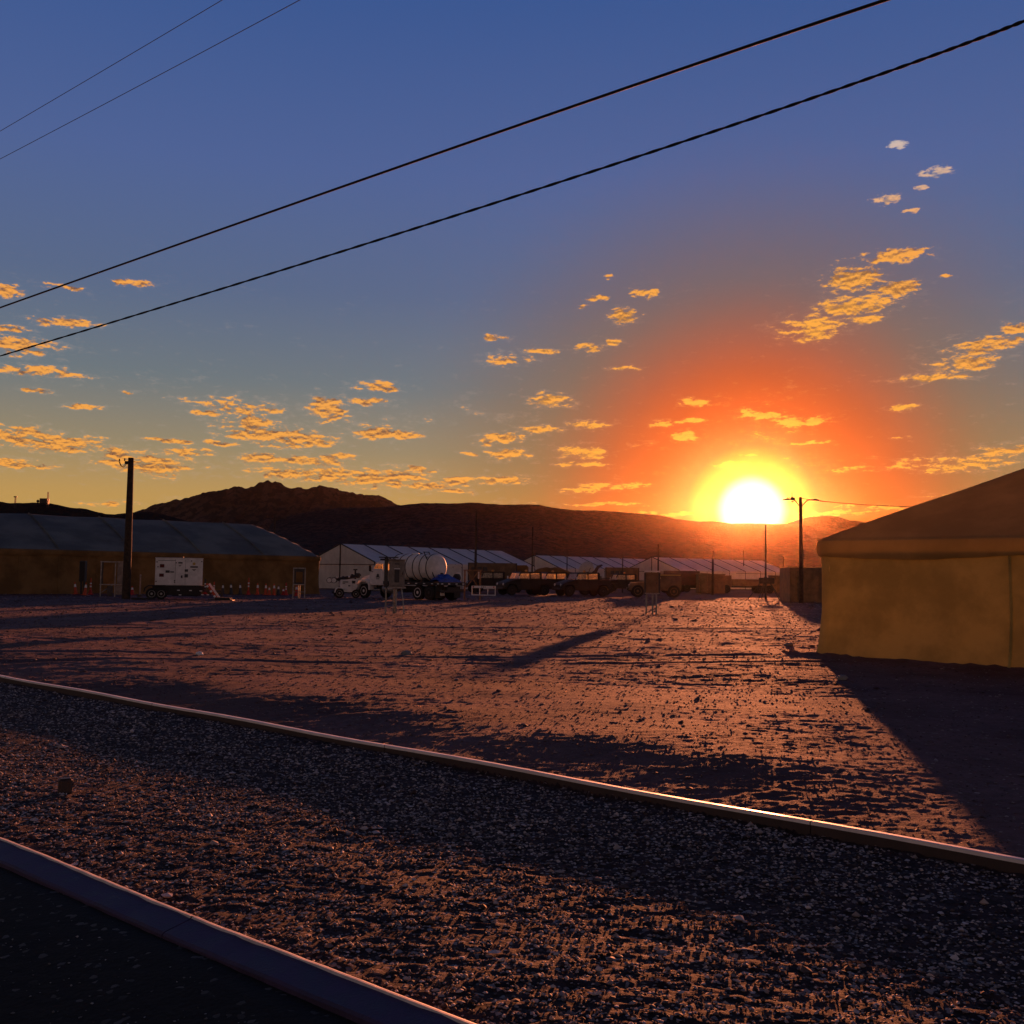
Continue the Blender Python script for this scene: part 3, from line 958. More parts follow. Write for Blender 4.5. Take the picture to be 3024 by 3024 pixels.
def frame_tent(label, loc, rz, L, hw, eave, ridge, nbay, group):
    """white clear-span tent; local x along the ridge, near long side at y=-hw, near gable at x=0"""
    root = thing('frame_tent', label, 'tent', loc, rz, group)
    bw = L / nbay
    for sgn in (-1, 1):
        rp = MB()
        P = []
        for i in range(5):
            for_ = []
            for j in range(7):
                a, b = i / 4, j / 6
                z = ridge + (eave - ridge) * b - 0.06 * math.sin(PI * a) * math.sin(PI * b)
                for_.append((0.06 + (bw - 0.12) * a, sgn * hw * b, z))
            P.append(for_)
        rp.grid(P)
        me = rp.mesh('roof_panel', 'vinyl_white', True)
        for k in range(nbay):
            link('roof_panel', me, root, (k * bw, 0, 0))
        wp = MB().box((bw / 2, sgn * hw, (eave - 0.35) / 2 + 0.05), (bw - 0.1, 0.03, eave - 0.45)).mesh('wall_panel', 'vinyl_wall')
        fs_ = MB().box((bw / 2, sgn * (hw + 0.02), eave - 0.16), (bw - 0.1, 0.03, 0.26)).mesh('fascia_panel', 'vinyl_white')
        for k in range(nbay):
            link('wall_panel', wp, root, (k * bw, 0, 0))
            link('fascia_panel', fs_, root, (k * bw, 0, 0))
    raf = MB()
    for sgn in (-1, 1):
        dv = Vector((0, sgn * hw, eave - ridge))
        ln = dv.length
        raf.box((0, sgn * hw / 2, (eave + ridge) / 2 + 0.02), (0.10, ln, 0.10), rx=sgn * math.atan2(eave - ridge, hw))
        raf.box((0, sgn * (hw - .02), eave / 2), (0.10, 0.12, eave))
    rme = raf.mesh('rafter', 'dark_trim')
    for k in range(nbay + 1):
        link('rafter', rme, root, (k * bw, 0, 0))
    for xe, sg in ((0.0, -1), (L, 1)):
        for sgn in (-1, 1):
            g = MB()
            g.add([(xe, 0.05 * sgn, eave - 0.2), (xe, sgn * (hw - 0.08), eave - 0.2), (xe, sgn * (hw - 0.08), eave), (xe, 0.05 * sgn, ridge - 0.08),
                   (xe + .03, 0.05 * sgn, eave - 0.2), (xe + .03, sgn * (hw - 0.08), eave - 0.2), (xe + .03, sgn * (hw - 0.08), eave), (xe + .03, 0.05 * sgn, ridge - 0.08)],
                  [(0, 1, 2, 3), (7, 6, 5, 4), (0, 4, 5, 1), (2, 6, 7, 3), (1, 5, 6, 2), (3, 7, 4, 0)])
            part('gable_panel', g, 'vinyl_wall', root)
            part('wall_panel', MB().box((xe, sgn * hw / 2, (eave - 0.3) / 2 + .04), (0.03, hw - 0.12, eave - 0.36)), 'vinyl_wall', root)
        part('gable_post', MB().box((xe - sg * -0.03, 0, ridge / 2), (0.12, 0.10, ridge - 0.1)), 'dark_trim', root)
        part('gable_rail', MB().box((xe + sg * 0.03, 0, eave - 0.24), (0.08, 2 * hw - .1, 0.07)), 'dark_trim', root)
    part('ground_skirt', MB().box((L / 2, -hw - .03, 0.0), (L, 0.06, 0.12)).box((-.03, 0, 0.0), (.06, 2 * hw, 0.12)), 'dark_trim', root)
    return root


P0 = gx(1004, 112)
rzt = math.atan2(22, 17.5)
g3 = 'white frame tents in the background'
frame_tent('white frame tent with dark rafters directly behind the tanker truck', (P0.x, P0.y, 0), rzt, 28, 5.4, 2.95, 4.95, 8, g3)
P2 = gx(1577, 158)
frame_tent('white frame tent behind the satellite dish and dark pickups', (P2.x, P2.y, 0), rzt + R(-6), 28, 5.4, 2.95, 4.95, 8, g3)
P3 = gx(1925, 160)
frame_tent('white frame tent farthest right, washed out by the sun glow', (P3.x, P3.y, 0), rzt + R(-12), 28, 5.6, 2.95, 4.95, 7, g3)

# ------------------------------------------------------------------ poles, wires and masts
lp = at(372, 1765, 62)
tp = at(387, 1352, 62)
pole = thing('utility_pole', 'thick dark wooden pole standing in front of the brown tent', 'utility pole', (lp.x, 62, 0))
part('shaft', MB().tube([(0, 0, -0.3), (0.01, 0, 3), ((tp.x - lp.x), 0, tp.z)], [0.25, 0.225, 0.165], 14), 'wood_pole', pole, True)
top = tp.z
dxp = tp.x - lp.x
part('bracket', MB().tube([(dxp - .1, -0.02, top - .30), (dxp - .34, -0.02, top - .30)], 0.10, 8).tube([(dxp + .1, 0, top - .22), (dxp + .28, 0, top - .25)], 0.02, 6), 'dark_steel', pole, True)
for k, (a, b) in enumerate(((0.0, .05), (-.12, .16))):
    pts = []
    for j in range(15):
        t = j / 14
        pts.append((dxp - .25 - 0.42 * t + a * .5, 0.02 * k, top - .35 - .36 * math.sin(PI * t * .85) + b * .3 + .22 * t))
    part('jumper_wire', MB().tube(pts, 0.018, 6), 'black_rubber', pole, True)
part('insulator', MB().lathe([(0.02, 0), (0.05, .02), (0.03, .05), (0.05, .08), (0.03, .11), (0.045, .14), (0.01, .18)], 10, 'Z', (dxp - .70, 0, top - .24)), 'dark_steel', pole, True)
part('insulator', MB().lathe([(0.02, 0), (0.05, .02), (0.03, .05), (0.05, .08), (0.03, .11), (0.045, .14), (0.01, .18)], 10, 'Z', (dxp - .38, 0, top - .20)), 'dark_steel', pole, True)

# street light pole in front of the low sun
bp = at(2366, 1783, 77)
hp = at(2363, 1468, 77).z
lpz = thing('street_light', 'tall pole with two curved lamp arms beside the setting sun', 'street light', (bp.x, 77, 0))
part('shaft', MB().tube([(0, 0, -.2), (0, 0, 4), (-.02, 0, hp)], [0.17, 0.15, 0.12], 12), 'wood_pole', lpz, True)
for sg in (-1, 1):
    pts = []
    for j in range(10):
        t = j / 9
        pts.append((sg * (0.08 + 0.62 * t), 0, hp - .70 + .52 * math.sin(t * PI / 2)))
    pts.append((sg * 0.98, 0, hp - .17))
    part('lamp_arm', MB().tube(pts, 0.042, 8), 'dark_steel', lpz, True)
    part('lamp_head', MB().prism([(sg * .82, hp - .24), (sg * .95, hp - .12), (sg * 1.10, hp - .11), (sg * 1.36, hp - .19), (sg * 1.30, hp - .25)], -.13, .13), 'dark_steel', lpz)
part('antenna', MB().tube([(-.66, 0, hp - .25), (-.66, 0, hp + .36)], 0.035, 6), 'dark_steel', lpz)
part('camera_unit', MB().bbox((-.62, 0, hp - .14), (.34, .2, .24), .05).box((-.98, 0, hp - .06), (.07, .07, .12)).box((-.84, 0, hp - .06), (.05, .05, .12)).box((-.63, 0, hp - .36), (.18, .1, .1)), 'dark_steel', lpz)
part('cross_wire', MB().tube([(-.5, 0, hp - .02), (0, 0, hp - .14)], 0.012, 5), 'black_rubber', lpz)


def wire(name, label, pts3, r, group, twist=False, m='black_rubber', n=60, sag=0.0):
    a, b, c = [Vector(p) for p in pts3]
    mb = MB()
    P = []
    for i in range(n + 1):
        t = i / n
        # parabola through a (t=0), b (t=.5), c (t=1)
        p = a * (2 * (t - .5) * (t - 1)) + b * (4 * t * (1 - t)) + c * (2 * t * (t - .5))
        P.append(p)
    if twist:
        dense = []
        m_ = 420
        for i in range(m_ + 1):
            f = i / m_ * n
            k = min(int(f), n - 1)
            dense.append(P[k].lerp(P[k + 1], f - k))
        for ph in (0, PI):
            Q = []
            for i, p in enumerate(dense):
                a_ = i * 0.55 + ph
                Q.append(p + Vector((0, math.sin(a_) * r * .42, math.cos(a_) * r * .42)))
            mb.tube(Q, r * 0.72, 6)
    else:
        mb.tube(P, r, 8)
    o = link(name, mb.mesh(name, m, True))
    return tag(o, label, 'power line', group)


def wpt(px, py, d0, d1, px0, px1, h=None):
    """depth along the wire from its run parallel to the kerbs"""
    # solve for depth on the vertical plane through two ground points
    r = ray(px, py)
    (x0, y0), (x1, y1) = d0, d1
    # intersection of bearing with plan line
    k = r.x / r.y
    # x0 + t(x1-x0) = k (y0 + t (y1-y0))
    t = (k * y0 - x0) / ((x1 - x0) - k * (y1 - y0))
    yv = y0 + t * (y1 - y0)
    return Vector((0, 0, CAM_H)) + r * (yv / r.y)


gl = 'overhead cables crossing the sky'
LA = ((-11.5, 23.0), (3.9, 9.9))
pa = lambda px, py, L_: wpt(px, py, L_[0], L_[1], 0, 0)
wire('power_line', 'smooth thick black overhead cable, the higher of the two crossing the whole sky', (pa(-150, 962, LA), pa(1502, 380, LA), pa(2900, -85, LA)), 0.0185, gl)
LB = ((-11.0, 24.0), (4.6, 11.0))
wire('power_line', 'twisted black overhead cable, the lower one crossing the whole sky', (pa(-150, 1096, LB), pa(1565, 566, LB), pa(3200, -22, LB)), 0.0195, gl, twist=True)
LC = ((-14, 28.0), (2, 14.6))
gt = 'thin wires in the top left corner'
wire('power_line', 'thin upper wire cutting the top left corner of the sky', (pa(-100, 446, LC), pa(300, 211, LC), pa(760, -62, LC)), 0.0075, gt)
LD = ((-14, 29.0), (2, 15.6))
wire('power_line', 'thin lower wire of the pair in the top left corner', (pa(-100, 522, LD), pa(400, 259, LD), pa(1000, -62, LD)), 0.0080, gt)
e0 = Vector((bp.x, 77, hp - .1))
e1 = at(2760, 1497, 60)
o = wire('power_line', 'thin wire running from the street light to the right tent', (e0, (e0 + e1) / 2 - Vector((0, 0, .15)), e1), 0.022, None, n=20)


def mast(label, px, topy, d, r=0.07, tripod=False, arms=False, group='thin poles standing among the background tents', name='utility_pole', cat='utility pole'):
    t_ = at(px, topy, d)
    m_ = thing(name, label, cat, (t_.x, d, 0), 0, group)
    part('shaft', MB().tube([(0, 0, -.1), (0, 0, t_.z * .6), (0, 0, t_.z)], [r, r * .85, r * .7], 8), 'wood_pole' if not tripod else 'dark_steel', m_, True)
    if arms:
        part('crossarm', MB().box((0, 0, t_.z - .5), (3.2, .12, .12)), 'wood_pole', m_)
        for s1 in (-1, 1):
            part('brace', MB().tube([(0, 0, t_.z - 1.2), (s1 * .9, 0, t_.z - .55)], .04, 5), 'wood_pole', m_)
            part('insulator', MB().lathe([(.05, 0), (.07, .1), (.03, .2)], 8, 'Z', (s1 * 1.4, 0, t_.z - .44)), 'dark_steel', m_)
    if tripod:
        for k in range(5):
            a_ = k * 2 * PI / 5 + .3
            part('leg', MB().tube([(0, 0, 2.0), (math.cos(a_) * 1.5, math.sin(a_) * 1.5, 0)], .035, 6), 'dark_steel', m_)
        part('control_box', MB().bbox((0, -.3, 1.6), (1.3, .3, .5), .04), 'dark_steel', m_)
    return m_


mast('dark pole rising above the rear of the tanker truck', 1407, 1508, 99, .13)
mast('thin pole at the near corner of the second white tent', 1573, 1556, 124, .10)
mast('short thin pole in front of the second white tent roof', 1675, 1622, 130, .08)
mast('short thin pole left of the right-hand utility cabinet', 1839, 1630, 118, .08)
mast('slender pole directly behind the right-hand utility cabinet', 1944, 1607, 110, .10)
mast('faint pole in the red glow left of the sun', 2105, 1626, 112, .14)
mast('faintest short pole below the left edge of the sun', 2196, 1625, 170, .10)
mast('tall thin mast on splayed legs directly below the sun', 2261, 1550, 88, .09, tripod=True, group=None, name='antenna_mast', cat='mast')
mast('faint short pole between the mast and street light', 2314, 1645, 130, .10)
mast('distant power pole with crossarms behind the brown tent end', 812, 1520, 150, .16, arms=True, group=None)


def tower(label, px, topy, basey, d, hut):
    b_ = at(px, basey, d)
    h_ = at(px, topy, d).z - b_.z
    t_ = thing('radio_tower', label, 'tower', (b_.x, d, b_.z), 0, 'radio towers on the black ridge')
    mb = MB()
    for k in range(3):
        a_ = k * 2 * PI / 3
        mb.tube([(math.cos(a_) * .8, math.sin(a_) * .8, -4), (math.cos(a_) * .35, math.sin(a_) * .35, h_)], .16, 4)
    for j in range(10):
        z_ = h_ * j / 10
        for k in range(3):
            a_, b2 = k * 2 * PI / 3, (k + 1) * 2 * PI / 3
            mb.tube([(math.cos(a_) * .7, math.sin(a_) * .7, z_), (math.cos(b2) * .6, math.sin(b2) * .6, z_ + h_ / 10)], .09, 4)
    part('lattice', mb, 'dark_steel', t_)
    if hut:
        part('equipment_hut', MB().bbox((-2.6, 0, 1.0), (6, 4, 4.2), .2), 'dark_steel', t_)
        part('dish_antenna', MB().lathe([(.1, 0), (1.0, .3), (1.2, .8)], 10, 'Y', (-8, 0, 1.0)), 'dark_steel', t_)
    else:
        part('cap', MB().box((0, 0, h_), (2.4, 1, .8)), 'dark_steel', t_)


tower('shorter radio tower at the far left of the black ridge', 45, 1467, 1486, 790, False)
tower('taller radio tower beside a small hut on the black ridge', 141, 1453, 1484, 790, True)

# ------------------------------------------------------------------ utility cabinets on legs


def cabinet(name, label, px, d, w, z0, z1, legs, group, deep=0.35, m='cabinet_paint', rz=0.0, side_panel=False, meter=True, lip=True):
    g = gx(px, d)
    r = thing(name, label, 'utility cabinet', (g.x, d, 0), rz, group)
    part('body', MB().bbox((0, 0, (z0 + z1) / 2), (w, deep, z1 - z0), .015), m, r)
    part('rain_hood', MB().prism([(-w / 2 - .04, z1), (w / 2 + .04, z1), (w / 2 + .04, z1 + .035), (-w / 2 - .04, z1 + .045)], -deep / 2 - .07, deep / 2 + .03), m, r)
    part('door', MB().bbox((0, -deep / 2 - .014, (z0 + z1) / 2), (w - .08, .022, z1 - z0 - .10), .008), m, r)
    if meter:
        zc = z0 + (z1 - z0) * .42
        mw = w * .30
        part('meter_window', MB().bbox((0, -deep / 2 - .04, zc), (mw, .03, (z1 - z0) * .48), .01), 'cabinet_dark', r)
        part('window_hood', MB().box((0, -deep / 2 - .06, zc + (z1 - z0) * .26), (mw * 1.25, .08, .04)), 'reflective_white', r)
        part('name_plate', MB().box((0, -deep / 2 - .035, z1 - (z1 - z0) * .14), (mw, .02, .05)), 'cabinet_dark', r)
    if lip:
        part('base_channel', MB().box((0, 0, z0 - .03), (w + .12, deep + .05, .06)), 'steel', r)
    for lx in legs:
        part('leg', MB().tube([(lx, .02, z0), (lx, .02, -.15)], .038, 8), 'steel', r, True)
    part('cross_rail', MB().tube([(legs[0], .02, .42), (legs[-1], .02, .42)], .028, 6), 'steel', r)
    part('latch', MB().box((w * .36, -deep / 2 - .04, (z0 + z1) / 2), (.03, .04, .12)), 'dark_steel', r)
    if side_panel:
        part('side_panel', MB().bbox((-w / 2 - .13, .05, (z0 + z1) / 2 + .06), (.16, deep, z1 - z0 + .15), .01), 'cabinet_dark', r)
        part('top_tray', MB().box((-w * .55, .08, z1 + .12), (w * 1.25, deep + .2, .04)), 'cabinet_dark', r)
        part('conduit', MB().tube([(w * .30, 0, z0), (w * .42, -.1, .6), (w * .5, -.15, -.1)], .025, 6), 'steel', r, True)
        part('conduit', MB().tube([(-w * .05, 0, z0), (-w * .05, 0, -.1)], .05, 8), 'steel', r, True)
    return r


gc = 'electrical cabinets on legs'
cabinet('utility_cabinet', 'grey electrical cabinet on legs standing in front of the tanker truck', 1172, 45, .68, 1.15, 2.32, [-.46, -.12, -.02], gc, .4, 'cabinet_paint', .12, side_panel=True)
cb = cabinet('utility_cabinet', 'electrical cabinet with white top on three legs in the orange glow', 1926, 48.5, .58, 1.0, 1.92, [-.27, .02, .20], gc, .35, 'tan_paint', -.1, meter=False)
part('side_post', MB().box((-.33, 0, 1.42), (.09, .2, 1.05)), 'cabinet_dark', cb)
part('side_post', MB().box((.33, 0, 1.42), (.09, .2, 1.05)), 'cabinet_dark', cb)
part('top_cover', MB().bbox((0, -.02, 2.01), (.72, .44, .06), .01), 'reflective_white', cb)
cc = cabinet('utility_cabinet', 'dark framed electrical cabinet beside the right end of the brown tent', 884, 70, .66, .95, 1.95, [-.40, -.05, .05, .38], gc, .35, 'cabinet_dark', R(12), meter=False)
part('frame', MB().box((-.39, 0, 1.0), (.07, .1, 2.0)).box((.39, 0, 1.0), (.07, .1, 2.0)).box((0, 0, 2.03), (.85, .1, .07)), 'steel', cc)
part('inner_panel', MB().bbox((0, -.21, 1.42), (.44, .03, .72), .01), 'canvas_brown', cc)
# double electrical rack left of the pole
g = gx(338, 67)
rk = thing('electrical_rack', 'double grey equipment rack directly left of the thick pole', 'equipment rack', (g.x, 67, 0), R(20))
part('frame', MB().box((-.82, 0, 1.12), (.07, .08, 2.3)).box((.05, 0, 1.12), (.07, .08, 2.3)).box((.9, 0, 1.12), (.07, .08, 2.3)).box((.04, 0, 2.26), (1.85, .1, .07)).box((.04, 0, .78), (1.85, .1, .07)), 'steel', rk)
part('panel', MB().bbox((-.38, -.03, 1.52), (.60, .12, 1.36), .02), 'canvas_brown', rk)
part('panel', MB().bbox((.48, -.03, 1.52), (.62, .12, 1.36), .02), 'cabinet_paint', rk)
part('side_panel', MB().bbox((-.72, .1, 1.52), (.14, .3, 1.4), .02), 'cabinet_dark', rk)
part('lower_box', MB().bbox((-.24, -.02, .36), (.34, .2, .66), .02), 'cabinet_dark', rk)
part('lower_panel', MB().bbox((.42, -.02, .42), (.62, .1, .6), .02), 'cabinet_paint', rk)
part('brace', MB().tube([(-.78, 0, .25), (-.1, 0, .75)], .03, 6), 'steel', rk)
g = gx(245, 71)
nk = thing('narrow_cabinet', 'tall narrow black cabinet standing among the cones left of the rack', 'utility cabinet', (g.x, 71, 0))
part('body', MB().bbox((0, 0, 1.62), (.40, .35, 1.42), .02), 'cabinet_dark', nk)
part('door', MB().bbox((0, -.185, 1.62), (.34, .02, 1.34), .01), 'dark_trim', nk)
part('post', MB().box((-.1, 0, .45), (.1, .1, 1.0)), 'dark_steel', nk)
part('post', MB().box((.1, 0, .45), (.1, .1, 1.0)), 'dark_steel', nk)
g = gx(415, 66)
bo_ = thing('marker_post', 'slim pale marker post right of the thick pole', 'post', (g.x, 66, 0))
part('post', MB().bbox((0, 0, .68), (.08, .08, 1.45), .01), 'cabinet_paint', bo_)
part('base', MB().bbox((0, 0, .08), (.26, .26, .2), .02), 'dark_steel', bo_)
part('cap', MB().bbox((0, 0, 1.43), (.10, .10, .05), .01), 'steel', bo_)
# little stub in the gravel
p_ = at(193, 2300, 8.15)
st = thing('marker_stub', 'short square concrete marker stub in the dark gravel', 'marker', (p_.x, 8.15, float(ground_z(np.array([p_.x]), np.array([8.15]))[0])), .5)
part('block', MB().bbox((0, 0, .045), (.10, .085, .13), .012), 'kerb_concrete', st)
part('cap', MB().bbox((0, 0, .112), (.085, .07, .012), .005), 'dark_steel', st)

# ------------------------------------------------------------------ traffic cones and posts
conem = MB().lathe([(.15, .03), (.13, .10), (.035, .70), (.03, .72)], 14)
coneb = MB().bbox((0, 0, .02), (.38, .38, .04), .01)


def cone(label, px, d, kind, group, h=.72, lean=0.0, body='orange_plastic'):
    g = gx(px, d)
    k = h / .72
    o = thing('traffic_cone' if kind == 'cone' else 'delineator_post' if kind == 'post' else 'traffic_drum', label, 'traffic cone' if kind == 'cone' else 'post' if kind == 'post' else 'drum', (g.x, d, 0), random.uniform(0, 6), group)
    if kind == 'cone':
        part('cone_body', MB().lathe([(.15, .03), (.13, .10), (.035, h - .02), (.028, h)], 14), body, o, True)
        part('base', MB().bbox((0, 0, .02), (.38, .38, .04), .01), 'dark_steel' if body == 'cabinet_dark' else body, o)
        rr = lambda z: .13 + (.035 - .13) * (z - .10) / (h - .12) + .006
        part('band', MB().lathe([(rr(h * .60), h * .60), (rr(h * .84), h * .84)], 14), 'reflective_white', o, True)
    elif kind == 'post':
        part('tube', MB().lathe([(.055, .05), (.05, h - .05), (.03, h)], 12), body, o, True)
        part('base', MB().lathe([(.22, 0), (.21, .05), (.14, .07), (.10, .30), (.05, .34)], 14), 'red_plastic' if body != 'dirty_yellow' else 'black_rubber', o, True)
        nb_ = 3 if body == 'dirty_yellow' else 2
        for j in range(nb_):
            z_ = h * (.45 + j * .18)
            part('band', MB().lathe([(.062, z_), (.062, z_ + h * .09)], 12), 'reflective_white', o, True)
    else:
        part('drum_body', MB().lathe([(.26, 0), (.26, .12), (.22, .14), (.20, .5), (.18, .52), (.16, h - .05), (.06, h)], 16), body, o, True)
        part('band', MB().lathe([(.212, .25), (.208, .40)], 16), 'reflective_white', o, True)
    if lean:
        o.rotation_euler = (0, lean, 0)
    return o


go_ = 'cones and posts standing in front of the brown tent'
cone('dull red drum at the far left in front of the brown tent', 90, 75, 'drum', go_, .85, 0, 'red_plastic')
cone('striped yellow delineator post above the bright red block, leftmost of two', 116, 74.5, 'post', go_, 1.25, 0, 'dirty_yellow')
cone('wide red barrier block beside the leftmost striped post', 128, 73.5, 'drum', go_, .62, 0, 'red_plastic')
cone('striped yellow delineator post with black base, second from left', 177, 74, 'post', go_, 1.25, 0, 'dirty_yellow')
cone('small dark red cone just left of the white leaning cone', 215, 74, 'cone', go_, .75, 0, 'red_plastic')
cone('white banded cone leaning left of the narrow black cabinet', 226, 72, 'cone', go_, .85, -.12)
cone('white banded cone at the foot of the narrow black cabinet', 252, 70, 'cone', go_, .85, .10)
cone('tall orange and white post right of the narrow black cabinet', 269, 71.5, 'post', go_, 1.15, 0, 'orange_plastic')
cone('small red cone just right of the thick pole', 392, 73, 'cone', go_, .6, 0, 'red_plastic')
cone('thin post cone behind the generator trailer tongue', 607, 78, 'post', go_, 1.15, 0, 'cabinet_dark')
for px, h, kd, bd, lb in (
        (633, .95, 'post', 'orange_plastic', 'white topped post just right of the leaning barricade'),
        (659, .80, 'cone', 'cabinet_dark', 'first dark cone right of the barricade'),
        (684, .85, 'cone', 'cabinet_dark', 'second dark cone right of the barricade'),
        (711, .85, 'cone', 'cabinet_dark', 'third dark cone, next to the tall red cone'),
        (735, 1.30, 'post', 'orange_plastic', 'tallest red cone post with a white stripe'),
        (762, .88, 'cone', 'orange_plastic', 'orange and white cone first right of the tallest one'),
        (786, .86, 'cone', 'orange_plastic', 'orange and white cone second right of the tallest one'),
        (796, .66, 'cone', 'orange_plastic', 'small orange cone pressed against its taller neighbour'),
        (811, .86, 'cone', 'orange_plastic', 'orange cone with a white side third right of the tallest one'),
        (823, .76, 'cone', 'cabinet_dark', 'dark cone right of the cluster of orange cones'),
        (838, .52, 'cone', 'red_plastic', 'smallest red cone near the right end of the row'),
        (846, .95, 'post', 'red_plastic', 'thin dark red post ending the row before the framed cabinet')):
    cone(lb, px, 78.5 + random.uniform(-.5, .5), kd, go_, h, random.uniform(-.03, .03), bd)
cone('small orange cone seen between the legs of the framed cabinet', 877, 76, 'cone', go_, .8, 0, 'red_plastic')
# leaning barricade boards by the trailer tongue
g = gx(628, 62.5)
br = thing('barricade', 'orange and white folding barricade leaning beside the generator trailer', 'barricade', (g.x, 62.5, 0), .2)
for k in range(2):
    part('board', MB().box((-.02 + k * .16, .1 * k, .52), (.12, .05, 1.15), ry=R(-36)), 'orange_plastic' if k == 0 else 'reflective_white', br)
for k in range(3):
    part('stripe', MB().box((-.28 + k * .22, -.03, .82 - k * .30), (.13, .012, .12), ry=R(-36)), 'reflective_white', br)
part('foot', MB().box((.02, .1, .04), (.5, .4, .05)), 'dark_steel', br)
g = gx(228, 73)
chn = link('cone_chain', MB().tube([(gx(135, 73.5).x, 73.5, 1.05)] + [(gx(135 + 32 * t, 73.5).x, 73.5, 1.05 - 1.0 * t + .25 * t * (1 - t)) for t in (.25, .5, .75, 1)], .02, 5).mesh('cone_chain', 'reflective_white'))
tag(chn, 'slack white rope hanging between the two striped posts', 'rope')


# ------------------------------------------------------------------ vehicles
def wheel(parent, x, y, r, w, m_rim='steel', out=-1, rim=.58):
    me = MB().lathe([(r * .6, -w / 2), (r * .9, -w / 2), (r * .985, -w / 2 * .75), (r, -w * .25), (r, w * .25), (r * .985, w / 2 * .75), (r * .9, w / 2), (r * .6, w / 2)], 26, 'Y').mesh('wheel', 'black_rubber', True)
    o = link('wheel', me, parent, (x, y, r))
    k = out * w / 2
    rm = MB().lathe([(r * .61, k * .96), (r * .60, k * 1.04), (r * .53, k * 1.02), (r * .50, k * .70), (r * .22, k * .62), (r * .20, k * 1.0), (r * .05, k * 1.02)], 24, 'Y')
    for j in range(8):
        a_ = j * PI / 4
        rm.lathe([(r * .035, k * .6), (r * .035, k * .78)], 6, 'Y', (math.cos(a_) * r * .36, 0, math.sin(a_) * r * .36))
    link('rim', rm.mesh('rim', m_rim, True), o)
    return o


# --- generator trailer
g = gx(529, 62.8)
gt_ = thing('generator_trailer', 'white box generator on a black twin axle trailer before the brown tent', 'generator', (g.x, 62.8, 0), R(17))
part('housing', MB().bbox((0, 0, 1.67), (2.74, 1.3, 1.64), .03), 'white_paint', gt_)
part('roof_lip', MB().bbox((0, 0, 2.50), (2.78, 1.34, .04), .01), 'white_paint', gt_)
part('lifting_eye', MB().lathe([(.05, 0), (.05, .08)], 8, 'Z', (.18, 0, 2.52)), 'dark_steel', gt_)
Yf = -.655
for (cx, cz, w_, h_) in ((-.985, 2.02, .25, .20), (-1.0, 1.46, .26, .19)):
    part('vent', MB().box((cx, Yf - .004, cz), (w_, .02, h_)), 'vent_red', gt_)
part('door_seam', MB().box((-.22, Yf, 1.68), (.012, .012, 1.5)).box((.36, Yf, 1.68), (.010, .012, 1.5)).box((-.72, Yf, 2.35), (1.0, .012, .025)), 'dark_trim', gt_)
for (cx, cz, w_, h_) in ((-.66, 1.68, .24, .15), (-.40, 1.66, .22, .07), (.42, 1.76, .19, .15), (.42, 1.44, .20, .20), (.16, 1.38, .10, .16)):
    part('control_panel', MB().box((cx, Yf - .004, cz), (w_, .02, h_)), 'cabinet_dark', gt_)
part('badge', MB().box((.86, Yf - .003, 1.98), (.44, .014, .085)), 'cabinet_dark', gt_)
part('badge', MB().lathe([(.085, -.01), (.085, .01)], 20, 'Y', (.86, Yf - .003, 2.17)), 'dirty_yellow', gt_)
part('badge', MB().add([(.72, Yf - .006, 1.85), (1.0, Yf - .006, 1.85), (.86, Yf - .006, 1.72), (.72, Yf, 1.85), (1.0, Yf, 1.85), (.86, Yf, 1.72)], [(0, 1, 2), (5, 4, 3), (0, 3, 4, 1), (1, 4, 5, 2), (2, 5, 3, 0)]), 'cabinet_paint', gt_)
part('badge', MB().box((.06, Yf - .003, 2.22), (.24, .014, .085)), 'cabinet_dark', gt_)
part('badge', MB().add([(-.05, Yf - .006, 2.08), (.13, Yf - .006, 2.08), (.04, Yf - .006, 1.99), (-.05, Yf, 2.08), (.13, Yf, 2.08), (.04, Yf, 1.99)], [(0, 1, 2), (5, 4, 3), (0, 3, 4, 1), (1, 4, 5, 2), (2, 5, 3, 0)]), 'cabinet_paint', gt_)
for hx, hz in ((-1.28, 2.25), (-1.22, 1.96), (-1.3, 1.08), (-.24, 1.14), (-.24, 1.04), (-.18, 2.22), (.70, 2.34), (1.30, 2.32)):
    part('hinge', MB().box((hx, Yf, hz), (.07, .03, .06)), 'dark_steel', gt_)
part('chassis', MB().box((0, 0, .70), (3.0, 1.3, .28)).box((.2, -.62, .45), (1.9, .05, .35)), 'dark_trim', gt_)
part('fuel_tank', MB().bbox((.45, 0, .45), (1.7, 1.2, .45), .05), 'dark_trim', gt_)
part('tongue', MB().box((1.95, .18, .52), (1.3, .09, .1), rz=-.12).box((1.95, -.18, .52), (1.3, .09, .1), rz=.12).box((2.55, 0, .35), (.12, .12, .6)), 'dark_steel', gt_)
part('fender', MB().prism([(-2.0, .45), (-1.95, .7), (-1.72, .86), (-.75, .86), (-.55, .74), (-.5, .66), (-.7, .72), (-.8, .79), (-1.7, .79), (-1.88, .66), (-1.93, .45)], -.82, -.55), 'dark_trim', gt_)
wheel(gt_, -1.52, -.72, .34, .20)
wheel(gt_, -.98, -.72, .34, .20)
wheel(gt_, -1.52, .72, .34, .20, out=1)
wheel(gt_, -.98, .72, .34, .20, out=1)
for cx, cz in ((.0, .56), (.7, .55), (1.3, .53), (.1, .28), (1.4, .30), (1.72, .30)):
    part('reflector', MB().box((cx, -.665, cz), (.15, .02, .045)), 'reflective_white', gt_)
g = gx(690, 62)
sb = thing('wheel_ramp', 'low black ramp lying on the dirt right of the barricade', 'ramp', (gx(668, 62).x, 61.6, 0), 0)
part('deck', MB().prism([(-.45, 0), (.55, 0), (.42, .17), (-.45, .19)], -.3, .3), 'dark_trim', sb)
